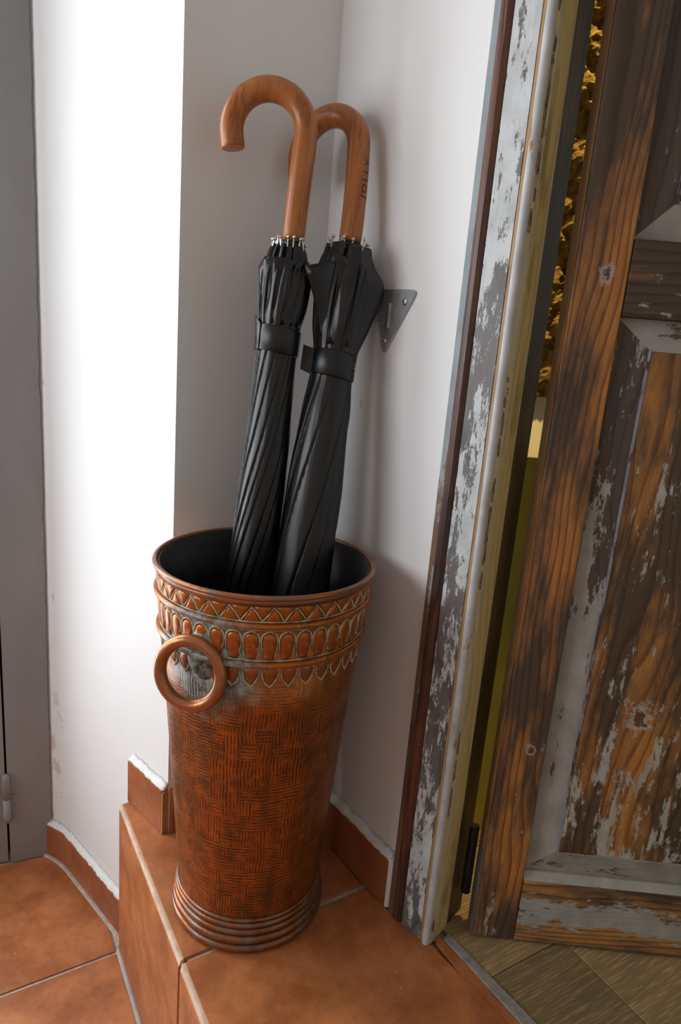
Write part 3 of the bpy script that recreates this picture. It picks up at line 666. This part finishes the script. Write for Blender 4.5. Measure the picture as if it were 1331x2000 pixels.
# chased ornaments: pale sunk outline plate + raised copper boss, copied round
def wrap(pts3):  # (arc metres, height z, out)
    out = []
    for s, z, h in pts3:
        R = Rz(z); a = s/0.128; out.append(((R+h)*math.cos(a), (R+h)*math.sin(a), z))
    return out
def boss_mesh(name, outline, mat, hgt, inset, base_out=0.0):
    """raised pillow over an outline given as (arc, z)"""
    n = len(outline); cx = sum(p[0] for p in outline)/n; cz = sum(p[1] for p in outline)/n
    def sc(k): return [(cx+(p[0]-cx)*k, cz+(p[1]-cz)*k) for p in outline]
    R0 = [(p[0], p[1], base_out-0.0012) for p in outline]; R1 = [(p[0], p[1], base_out+0.0002) for p in sc(1.0)]
    R2_ = [(p[0], p[1], base_out+hgt*0.75) for p in sc(1-inset)]; R3 = [(p[0], p[1], base_out+hgt) for p in sc(0.5*(1-inset))]
    V = wrap(R0+R1+R2_+R3+[(cx, cz, base_out+hgt)])
    F = []
    for q in range(3):
        for i in range(n): F.append([q*n+i, q*n+(i+1) % n, (q+1)*n+(i+1) % n, (q+1)*n+i])
    for i in range(n): F.append([3*n+i, 3*n+(i+1) % n, 4*n])
    me = bpy.data.meshes.new(name); me.from_pydata(V, [], F); me.update(); me.materials.append(mat)
    for p in me.polygons: p.use_smooth = True
    return me
def line_mesh(name, path, wid, hgt, mat):
    """embossed verdigris line along (arc, z) path"""
    V, F = [], []
    m_ = len(path)
    for i, p in enumerate(path):
        a, b = path[max(i-1, 0)], path[min(i+1, m_-1)]
        t = Vector((b[0]-a[0], b[1]-a[1])).normalized(); nn = Vector((-t.y, t.x))
        wv = wid*(0.55+0.45*math.sin(math.pi*(0.15+0.7*i/(m_-1))))
        V += wrap([(p[0]+nn.x*wv, p[1]+nn.y*wv, -0.0004), (p[0]+nn.x*wv*0.4, p[1]+nn.y*wv*0.4, hgt), (p[0]-nn.x*wv*0.4, p[1]-nn.y*wv*0.4, hgt), (p[0]-nn.x*wv, p[1]-nn.y*wv, -0.0004)])
    for i in range(m_-1):
        for k in range(3): F.append([i*4+k, i*4+k+1, (i+1)*4+k+1, (i+1)*4+k])
    F.append([0, 1, 2, 3]); F.append([(m_-1)*4+k for k in range(4)][::-1])
    me = bpy.data.meshes.new(name); me.from_pydata(V, [], F); me.update(); me.materials.append(mat)
    for p in me.polygons: p.use_smooth = True
    return me
def ring_of(name, meshes, n, phase=0.0):
    for k in range(n):
        o = link_mesh(name, meshes[k % len(meshes)], us); o.rotation_euler = (0, 0, phase+2*math.pi*k/n)
NT = 34; wT = 2*math.pi*0.128/NT
zt0, zt1 = 0.4685, 0.4880
tri_up, tri_dn, zig = [], [], []
for q in range(4):
    j = lambda s=0.0009: random.uniform(-s, s)
    ii = 0.0013
    tri_up.append(boss_mesh('boss', [(-wT/2+ii*1.6, zt0+0.0006), (0+j(), zt0+0.0003), (wT/2-ii*1.6, zt0+0.0006), (wT*0.22, zt0+0.0075), (0.0008+j(0.0004), zt1-0.0040), (-0.0008, zt1-0.0040), (-wT*0.22, zt0+0.0075)], MCp, 0.0016, 0.22))
    tri_dn.append(boss_mesh('boss', [(-wT/2+ii*2.2, zt1-0.0015), (-wT*0.2, zt1-0.0085), (-0.0006, zt0+0.0050), (0.0006, zt0+0.0050), (wT*0.2, zt1-0.0085), (wT/2-ii*2.2, zt1-0.0015), (j(), zt1-0.0010)], MCp, 0.0013, 0.25))
    zig.append(line_mesh('line', [(-wT/2+j(), zt0+0.0012+j()), (-wT*0.25+j(), (zt0+zt1)/2+j()), (0+j(), zt1-0.0016+j()), (wT*0.25+j(), (zt0+zt1)/2+j()), (wT/2+j(), zt0+0.0012+j())], 0.00105, 0.0012, MCg))
ring_of('chased_triangle', tri_up, NT); ring_of('chased_triangle', tri_dn, NT, math.pi/NT); ring_of('zigzag_line', zig, NT)
NS = 41; wS = 2*math.pi*0.1225/NS
zs0, zs1 = 0.4215, 0.4590
tong, arc = [], []
for q in range(5):
    j = lambda s=0.0010: random.uniform(-s, s)
    hw = wS/2-0.0016
    out = [(-hw*0.55, zs0+0.0012+j()), (hw*0.55+j(), zs0+0.0012+j()), (hw*0.9, zs0+0.012), (hw, zs1-0.013+j())]
    out += [(hw*math.cos(t), zs1-0.0115+0.0078*math.sin(t)) for t in (0.5, 1.1, 1.57, 2.04, 2.64)]
    out += [(-hw, zs1-0.013+j()), (-hw*0.9, zs0+0.012)]
    tong.append(boss_mesh('boss', out, MCp, 0.0019, 0.2))
    hw2 = wS/2-0.0004; cut = random.choice((0.0, 0.004, 0.009))
    pa = [(-hw2*0.75+j(0.0006), zs0+0.006+cut), (-hw2*0.95, zs0+0.016)]+[(-hw2*math.cos(t), zs1-0.0115+0.0098*math.sin(t)+j(0.0005)) for t in (0.0, 0.45, 0.95, 1.57, 2.2, 2.7, 3.14)]+[(hw2*0.95, zs0+0.018+j()), (hw2*0.7+j(), zs0+0.012-cut*0.8)]
    arc.append(line_mesh('line', pa, 0.00105, 0.0013, MCg))
ring_of('chased_tongue', tong, NS, 0.03); ring_of('tongue_line', arc, NS, 0.03)
ND = 37; wD = 2*math.pi*0.119/ND
zd0, zd1 = 0.3870, 0.4120
dropm, dl = [], []
for q in range(4):
    j = lambda s=0.0010: random.uniform(-s, s)
    hw = wD/2-0.0022
    dropm.append(boss_mesh('boss', [(-hw*0.8, zd1-0.0010), (hw*0.8, zd1-0.0010), (hw, zd1-0.008), (hw*0.7, zd1-0.0145), (0.0009+j(0.0005), zd0+0.0045), (-0.0009, zd0+0.0045), (-hw*0.7, zd1-0.0145), (-hw, zd1-0.008)], MCp, 0.0017, 0.22))
    h2 = wD/2-0.0010
    dl.append(line_mesh('line', [(-h2*0.95, zd1-0.004+j()), (-h2*0.95, zd1-0.010), (-h2*0.62+j(), zd1-0.0175), (0+j(0.0006), zd0+0.0008), (h2*0.62+j(), zd1-0.0170), (h2*0.95, zd1-0.010+j()), (h2*0.9, zd1-0.0045)], 0.00105, 0.0012, MCg))
ring_of('chased_drop', dropm, ND, 0.05); ring_of('drop_line', dl, ND, 0.05)
# verdigris line hugging each bead
for zc in (0.4690, 0.4592, 0.4216, 0.4114):
    mobj('bead_line', *torus_vf(Rz(zc)+0.0002, zc, 0.0010, k=6), MCg, us, smooth=True)
# ring handle, its lug and back plate
hc = Vector((-0.0766, -0.1126, 0.397)); az = math.radians(-108)
rn = Vector((math.cos(az), math.sin(az), 0.06)).normalized(); rtan = Vector((-rn.y, rn.x, 0)).normalized(); rup = rn.cross(rtan)
path = [hc+rtan*(0.0365*math.cos(t))+rup*(0.0385*math.sin(t)) for t in [2*math.pi*i/64 for i in range(64)]]
V, F = [], []
for i, p in enumerate(path):
    t = (path[(i+1) % 64]-path[i-1]).normalized(); o1 = (p-hc).normalized(); o1 = (o1-t*o1.dot(t)).normalized(); o2 = t.cross(o1)
    for k in range(14):
        a = 2*math.pi*k/14; V.append(p+o1*(0.0074*math.cos(a))+o2*(0.0074*math.sin(a)))
for i in range(64):
    for k in range(14): F.append([i*14+k, i*14+(k+1) % 14, ((i+1) % 64)*14+(k+1) % 14, ((i+1) % 64)*14+k])
ro = mobj('ring_handle', V, F, MCring, us, smooth=True); ro['label'] = 'smooth copper ring handle'
mz = 0.430; ma = math.radians(-121)
plate = []
for k in range(28):
    a = 2*math.pi*k/28; plate.append((0.024*math.cos(a)*(1+0.06*math.sin(5*a)), mz-0.012+0.030*math.sin(a)*(1+0.05*math.cos(4*a))))
pm_ = boss_mesh('handle_plate', plate, MCm, 0.0022, 0.25, 0.0008)
po_ = link_mesh('handle_plate', pm_, us); po_.rotation_euler = (0, 0, ma)
c_ = Vector((math.cos(ma), math.sin(ma), 0)); tz = Vector((0, 0, 1))
rtop = hc+rup*0.0385
lp = [Vector((rtop.x*0.915, rtop.y*0.915, rtop.z+0.002)), Vector((rtop.x*0.955, rtop.y*0.955, rtop.z+0.001)), Vector((rtop.x*0.995, rtop.y*0.995, rtop.z))]
v, f = tube_vf(lp, 0.0048, 10); mobj('handle_lug', v, f, MCm, us, smooth=True)

# ------------------------------------------------------------------ umbrellas
def wood_handle():
    m = M_('varnished_handle_wood'); c = m.coord(scale=(1, 1, 0.10)); n = m.noise(c, 75, 4, 0.6, 0.6); n2 = m.noise(c, 320, 3)
    col = m.ramp(n, [(0.28, (0.46, 0.165, 0.040)), (0.52, (0.37, 0.122, 0.028)), (0.60, (0.25, 0.075, 0.016)), (0.66, (0.41, 0.140, 0.034))])
    col = m.mix(m.math('MULTIPLY', m.ramp(n2, [(0.55, 0.0), (0.7, 1.0)]), 0.3), col, (0.17, 0.055, 0.015))
    return m.fin(col, 0.36, spec=0.4, coat=0.15)
MHw = wood_handle()
def black_cloth(name):
    m = M_(name); c = m.coord(); n = m.noise(c, 600, 2); n2 = m.noise(c, 45, 4)
    m.bump(m.math('ADD', m.math('MULTIPLY', n, 0.3), n2), 0.10, 0.001)
    return m.fin((0.0032, 0.0032, 0.0036), 0.37, spec=0.5)
MCl = black_cloth('black_umbrella_cloth')
MBkp = plain('black_plastic', (0.012, 0.012, 0.013), 0.35)
MSil = plain('silver_tip_metal', (0.62, 0.61, 0.58), 0.3, 0.9)
MTh = plain('white_thread', (0.7, 0.68, 0.66), 0.7)
MInk = plain('burnt_ink', (0.035, 0.013, 0.006), 0.6)

tip_v, tip_f = join_vf([tube_vf([(0, 0, 0), (0, 0, 0.0085)], [0.0007, 0.0007], 6), lathe_vf([(0.0001, 0.0085), (0.0014, 0.0093), (0.0017, 0.0105), (0.0012, 0.0118), (0.0001, 0.0124)], 8, closed=False)])
tip_me = bpy.data.meshes.new('rib_tip'); tip_me.from_pydata([tuple(q) for q in tip_v], [], tip_f); tip_me.update(); tip_me.materials.append(MSil)
def sstep(x): x = max(0.0, min(1.0, x)); return x*x*(3-2*x)
def interp(tab, t):
    if t <= tab[0][0]: return tab[0][1]
    for (a, b), (c, d) in zip(tab, tab[1:]):
        if t <= c: u = (t-a)/(c-a); u = sstep(u)*0.5+u*0.5; return b+(d-b)*u
    return tab[-1][1]
def umbrella(name, label, base, axis, hook, prof, top, strap, hookc, hookR, hr, npl, flares, twist, off, shaft_bend, seed):
    """local frame: z up the shaft from the ferrule, x towards the hook"""
    random.seed(seed)
    z = Vector(axis).normalized(); x = Vector(hook); x = (x-z*x.dot(z)).normalized(); y = z.cross(x)
    root = empty(name); mt = Matrix((x, y, z)).transposed().to_4x4(); mt.translation = Vector(base); root.matrix_world = mt
    tag(root, label, 'umbrella', 'black stick umbrellas in the copper stand')
    # handle with crook
    pts = []
    for i in range(14):
        t = top-0.006+(hookc-(top-0.006))*i/13; u = (t-top)/max(1e-6, hookc-top); u = max(0, u)
        pts.append((shaft_bend*u*u, 0, t))
    sx = shaft_bend
    for i in range(1, 31):
        a = math.radians(196)*i/30
        pts.append((sx+hookR-hookR*math.cos(a), 0, hookc+hookR*math.sin(a)*1.02))
    rad = [hr*(0.96 if i == 0 else 1.0) for i in range(len(pts))]; rad[-1] = hr*0.90
    last = Vector(pts[-1]); dirn = (last-Vector(pts[-2])).normalized()
    rad[-1] = hr
    for ex, rr_ in ((0.006, 1.0), (0.0115, 1.0), (0.0128, 0.93), (0.0130, 0.86)): pts.append(tuple(last+dirn*ex)); rad.append(hr*rr_)
    v, f = tube_vf(pts, rad, 28); ho = mobj('handle', v, f, MHw, root, smooth=True)
    # black shaft, collar and ferrule
    v, f = tube_vf([(0, 0, 0.03), (0, 0, top-0.004)], 0.005, 10); mobj('shaft', v, f, MBkp, root, smooth=True)
    v, f = lathe_vf([(0.0001, top-0.022), (hr*0.86, top-0.022), (hr*0.88, top-0.006), (hr*0.80, top-0.0052), (0.0001, top-0.0052)], 24, closed=False); mobj('collar', v, f, MBkp, root, smooth=True)
    v, f = lathe_vf([(0.0001, 0.0), (0.004, 0.0015), (0.0052, 0.03), (0.0060, 0.055), (0.0001, 0.055)], 16, closed=False); mobj('ferrule', v, f, MBkp, root, smooth=True)
    # canopy: wrapped pleats, drawn as overlapping folds that spiral round the shaft
    nth, nt_ = 288, 150
    t0, t1 = 0.05, top-0.012
    st0, st1 = strap
    V, F = [], []
    widths = [random.uniform(0.7, 1.35) for _ in range(npl)]; sw = sum(widths); acc = [0]
    for q in widths: acc.append(acc[-1]+q/sw)
    amps = [random.uniform(0.75, 1.25) for _ in range(npl)]
    def fold(ph):
        ph %= 1.0
        for k in range(npl):
            if ph < acc[k+1]: return k, (ph-acc[k])/(acc[k+1]-acc[k])
        return npl-1, 1.0
    for i in range(nt_+1):
        t = t0+(t1-t0)*i/nt_
        R = interp(prof, t)
        ox = interp(off, t)
        pinch = 1.0
        upper = sstep((t-st1)/(0.05))
        nearstrap = max(0.0, 1-abs(t-(st0+st1)/2)/0.030)
        for k in range(nth):
            th = 2*math.pi*k/nth
            tw = twist*(st0-t) if t < st0 else -0.35*(t-st0)
            k_, fr = fold(th/(2*math.pi)+tw)
            amp = (0.085*(1-0.45*nearstrap)+0.13*upper)*amps[k_]
            fr = 1.0-fr
            saw = 1.0-0.75*fr+0.10*math.sin(math.pi*fr)
            if fr < 0.10: saw *= -0.45+1.45*(fr/0.10)
            r = R*(1-amp*0.75+amp*saw)
            for (fa, fw_, fa0, ft, fwt) in flares:   # (angle, width, extra, height, spread): loose corners of cloth
                da = (th-fa+math.pi) % (2*math.pi)-math.pi
                r += fa0*math.exp(-(da/fw_)**2)*math.exp(-((t-ft)/(fwt if t < ft else fwt*0.24))**2)
            r += 0.0007*mnoise.noise(Vector((math.cos(th)*6, math.sin(th)*6, t*25+seed)))*(0.4+upper)
            V.append((r*math.cos(th)+ox, r*math.sin(th), t))
    for i in range(nt_):
        for k in range(nth): F.append([i*nth+k, i*nth+(k+1) % nth, (i+1)*nth+(k+1) % nth, (i+1)*nth+k])
    F.append(list(range(nth))[::-1]); F.append([nt_*nth+k for k in range(nth)])
    mobj('canopy', V, F, MCl, root, smooth=True)
    # strap with its loose tab
    V, F = [], []
    n = 72
    for (t, dr) in ((st0, 0.0004), (st0+0.0015, 0.0016), (st1-0.0015, 0.0016), (st1, 0.0004), (st1, -0.004), (st0, -0.004)):
        for k in range(n):
            th = 2*math.pi*k/n; r = interp(prof, t)*(1.0+0.035*math.sin(2*th+seed))+dr+0.0006
            V.append((r*math.cos(th)+interp(off, t), r*math.sin(th), t+0.0022*math.sin(th+0.8)))
    for i in range(6):
        for k in range(n): F.append([i*n+k, i*n+(k+1) % n, ((i+1) % 6)*n+(k+1) % n, ((i+1) % 6)*n+k])
    so = mobj('strap', V, F, MCl, root, smooth=True)
    return root, so, ho
def rib_tips(root, top, n, R, off=0.0, dz=None, lean=0.25):
    for k in range(n):
        a = 2*math.pi*(k+random.uniform(-0.18, 0.18))/n
        o = link_mesh('rib_tip', tip_me, root); rr = R*random.uniform(0.82, 1.05)
        o.scale = (1.35, 1.35, 1.2); o.location = (rr*math.cos(a)+off, rr*math.sin(a), top-0.0175+random.uniform(-0.002, 0.0025))
        o.rotation_euler = (random.uniform(-lean, lean), random.uniform(-lean, lean), 0)
def sheet(name, pts_front, thick, mat, parent):
    """thin cloth flap from a 3D outline, given a little thickness along its normal"""
    P = [Vector(p) for p in pts_front]; nn = (P[1]-P[0]).cross(P[2]-P[0]).normalized()*thick
    n = len(P); V = [p+nn for p in P]+[p-nn for p in P]
    F = [list(range(n)), list(range(n, 2*n))[::-1]]+[[i, n+i, n+(i+1) % n, (i+1) % n] for i in range(n)]
    return mobj(name, V, F, mat, parent, bevel=0.0)
def flap(name, parent, a0, a1, r0, r1, t0, t1, t2, off=0.0, curl=0.0):
    """a pleat of the hem: a curved strip of cloth standing off the roll, upper edge cut at a slant"""
    V, F = [], []
    nu, nv = 6, 8
    for s in (0, 1):
        for j in range(nv+1):
            for i in range(nu+1):
                u, v_ = i/nu, j/nv
                a = a0+(a1-a0)*u+curl*v_*v_*(1-u)
                topz = t1+(t2-t1)*u
                t = t0+(topz-t0)*v_
                r = r0+(r1-r0)*(v_**1.2)*(1-u*0.75)+0.0003*math.sin(9*v_+5*u)-s*0.0007
                V.append((r*math.cos(a)+off, r*math.sin(a), t))
    m_ = (nu+1)*(nv+1)
    for s in (0, 1):
        for j in range(nv):
            for i in range(nu):
                b = s*m_+j*(nu+1)+i; q = [b, b+1, b+nu+2, b+nu+1]; F.append(q if s == 0 else q[::-1])
    edge = [j*(nu+1) for j in range(nv+1)]+[nv*(nu+1)+i for i in range(1, nu+1)]+[j*(nu+1)+nu for j in range(nv-1, -1, -1)]+[i for i in range(nu-1, 0, -1)]
    for a_, b_ in zip(edge, edge[1:]+edge[:1]): F.append([a_, b_, b_+m_, a_+m_])
    return mobj(name, V, F, MCl, parent, smooth=True)

# first umbrella: the taller one, neatly rolled
prof1 = [(0.05, 0.012), (0.12, 0.023), (0.30, 0.0318), (0.42, 0.0322), (0.55, 0.0300), (0.67, 0.0262), (0.724, 0.0257), (0.757, 0.0262), (0.785, 0.0298), (0.817, 0.0318), (0.830, 0.0288), (0.838, 0.0250), (0.850, 0.0222), (0.858, 0.017)]
u1, st1_, h1 = umbrella('umbrella', 'black umbrella with full crook handle hooking left, tightly and evenly rolled', (-0.0490, 0.0420, 0.0220), (0.0693, 0.0430, 0.9967), (-0.985, 0.10, 0),
    prof1, 0.866, (0.725, 0.757), 0.980, 0.0445, 0.0142, 15, [], 1.05, [(0.0, 0.0), (0.60, 0.0), (0.742, 0.0035), (0.82, 0.003), (0.85, 0.004)], 0.0, 3)
rib_tips(u1, 0.866, 16, 0.0205, 0.004)
# hem pleats standing at the left of the first roll
for k in range(9):
    a = math.radians(-55+24*k)
    flap('hem_pleat', u1, a, a+0.55, 0.0262, 0.0372-0.0006*k, 0.760, 0.823+0.003*math.sin(1.7*k)+0.0019*min(k, 6), 0.838, 0.003)
tb = flap('strap_tab', st1_, 0.15, 0.75, 0.0272, 0.0305, 0.726, 0.768, 0.759, 0.004); tb.data.materials[0] = MCl
# second umbrella: lower, loosely rolled, hook turned into the corner
prof2 = [(0.05, 0.012), (0.12, 0.026), (0.30, 0.0365), (0.45, 0.0370), (0.55, 0.0360), (0.65, 0.0318), (0.698, 0.0268), (0.731, 0.0268), (0.762, 0.0315), (0.803, 0.0350), (0.828, 0.0360), (0.841, 0.0335), (0.848, 0.0305), (0.860, 0.0285), (0.869, 0.018)]
a37 = math.radians(38)
u2, st2_, h2 = umbrella('umbrella', 'black umbrella loosely rolled with wide folds, touching the metal wall plate', (0.0175, -0.0165, 0.0295), (0.0741, 0.1253, 0.9893), (-math.cos(a37), math.sin(a37), 0),
    prof2, 0.8715, (0.698, 0.731), 0.977, 0.0455, 0.0142, 8, [(math.radians(206), 0.42, 0.0175, 0.815, 0.062), (math.radians(125), 0.45, 0.003, 0.80, 0.05)], 0.85,
    [(0.0, 0.0), (0.60, 0.002), (0.71, 0.0), (0.80, 0.0)], 0.006, 8)
rib_tips(u2, 0.8715, 16, 0.0265, 0.0, lean=0.4)
for a_, w_, r1_, ta, tb_, tc_ in ((79, 0.42, 0.069, 0.742, 0.820, 0.834), (95, 0.85, 0.0400, 0.737, 0.845, 0.836), (150, 0.7, 0.041, 0.737, 0.834, 0.825), (260, 0.8, 0.041, 0.737, 0.838, 0.84), (320, 0.8, 0.041, 0.737, 0.838, 0.83)):
    flap('hem_pleat', u2, math.radians(a_), math.radians(a_)+w_, 0.0280, r1_, ta, tb_, tc_)
# loose end of the strap, standing out to the left
def rt_(r, a, t): return (r*math.cos(math.radians(a)), r*math.sin(math.radians(a)), t)
sheet('strap_tab', [rt_(0.0265, 60, 0.698), rt_(0.0410, 46, 0.703), rt_(0.0405, 44, 0.734), rt_(0.0265, 60, 0.730)], 0.0006, MCl, st2_)
# white stitched cross at the strap's right end
V, F = [], []
for k in range(4):
    t = 0.7080+0.0030*k; a = 192+random.uniform(-1, 1)
    p, q = Vector(rt_(0.0308, a-5, t-0.002*(-1)**k)), Vector(rt_(0.0308, a+6, t+0.003*(-1)**k))
    v_, f_ = tube_vf([p, q], 0.00035, 5); b = len(V); V += v_; F += [[i+b for i in z_] for z_ in f_]
so_ = mobj('stitching', V, F, MTh, st2_); so_['label'] = 'white stitched mark on the strap'
# burnt lettering running up the second handle
fc = bpy.data.curves.new('lettering', 'FONT'); fc.body = 'JOLLY'; fc.size = 0.0140; fc.offset = 0.0003; fc.space_character = 1.35; fc.resolution_u = 3
fo = bpy.data.objects.new('lettering_src', fc); COL.objects.link(fo)
dg = bpy.context.evaluated_depsgraph_get(); me0 = bpy.data.meshes.new_from_object(fo.evaluated_get(dg))
bm = bmesh.new(); bm.from_mesh(me0); bmesh.ops.triangulate(bm, faces=bm.faces); bmesh.ops.subdivide_edges(bm, edges=list(bm.edges), cuts=1); bm.to_mesh(me0); bm.free()
bpy.data.objects.remove(fo)
A0 = math.radians(181)
for v_ in me0.vertices:
    t = 0.9185+v_.co.x*1.0; u = max(0, (t-0.8715)/(0.977-0.8715)); sb = 0.006*u*u
    aa = A0+v_.co.x*5.5-v_.co.y/0.0142*0.85
    v_.co = (sb+0.01436*math.cos(aa), 0.01436*math.sin(aa), t)
me0.materials.clear(); me0.materials.append(MInk)
lt = link_mesh('lettering', me0, h2); lt['label'] = 'dark burnt lettering'

# ------------------------------------------------------------------ metal plate on the wall
m = M_('brushed_steel'); c = m.coord(); n = m.noise(m.coord(scale=(1, 1, 0.15)), 300, 3); n2 = m.noise(c, 60, 4)
col = m.mix(m.ramp(n2, [(0.35, 0.0), (0.7, 1.0)]), (0.50, 0.52, 0.54), (0.36, 0.38, 0.40))
MStl = m.fin(col, 0.34, 0.6)
w0 = V2((0.1289, 0.1004))
mp = empty('wall_plate'); R3 = Matrix(((dC.x, 0, nC.x), (dC.y, 0, nC.y), (0, 1, 0))).to_4x4()
R3.translation = Vector((w0.x, w0.y, 0.80)); 
# make sure the plate sits on the wall surface
gapw = (w0-BC).dot(nC); R3.translation = Vector(((w0-nC*gapw).x, (w0-nC*gapw).y, 0.80)); mp.matrix_world = R3
tag(mp, 'triangular steel plate screwed to the white wall beside the umbrella', 'metal plate')
def rounded(poly, r, n=6):
    out = []
    for i in range(len(poly)):
        a, b, c = Vector(poly[i-1]), Vector(poly[i]), Vector(poly[(i+1) % len(poly)])
        p, q = b+(a-b).normalized()*r[i], b+(c-b).normalized()*r[i]
        for k in range(n+1):
            t = k/n; out.append((1-t)**2*p+2*t*(1-t)*b+t*t*q)
    return out
tri = rounded([(-0.0120, 0.0365), (0.0735, 0.0340), (0.0180, -0.0470)][::-1], [0.010, 0.012, 0.008])
v, f = prism_vf(tri, 0.0004, 0.0036); mobj('plate', v, f, MStl, mp, bevel=0.0006, seg=1)
def screw(x, y, r=0.0042):
    v, f = lathe_vf([(0.0001, 0.0037), (r, 0.0038), (r*0.92, 0.0048), (r*0.6, 0.0058), (0.0001, 0.0062)], 16, closed=False)
    v = [(a+x, b+y, c) for a, b, c in v]; s_ = mobj('screw', v, f, MSil, mp, smooth=True)
    v, f = bxv(x-r*0.7, x+r*0.7, y-0.0005, y+0.0005, 0.0052, 0.0063); mobj('slot', v, f, MIr, s_)
screw(0.0535, 0.0200, 0.0048); screw(0.0205, -0.0285, 0.0036); screw(0.0030, 0.0265, 0.0040)
# stamped tongue
v, f = bxv(-0.004, 0.0225, -0.0060, 0.0180, 0.0037, 0.0046); mobj('stamped_tongue', v, f, MStl, mp, bevel=0.0004, seg=1)
v, f = bxv(0.0232, 0.0248, -0.0120, 0.0185, 0.0037, 0.0058); mobj('tongue_edge', v, f, MSil, mp)
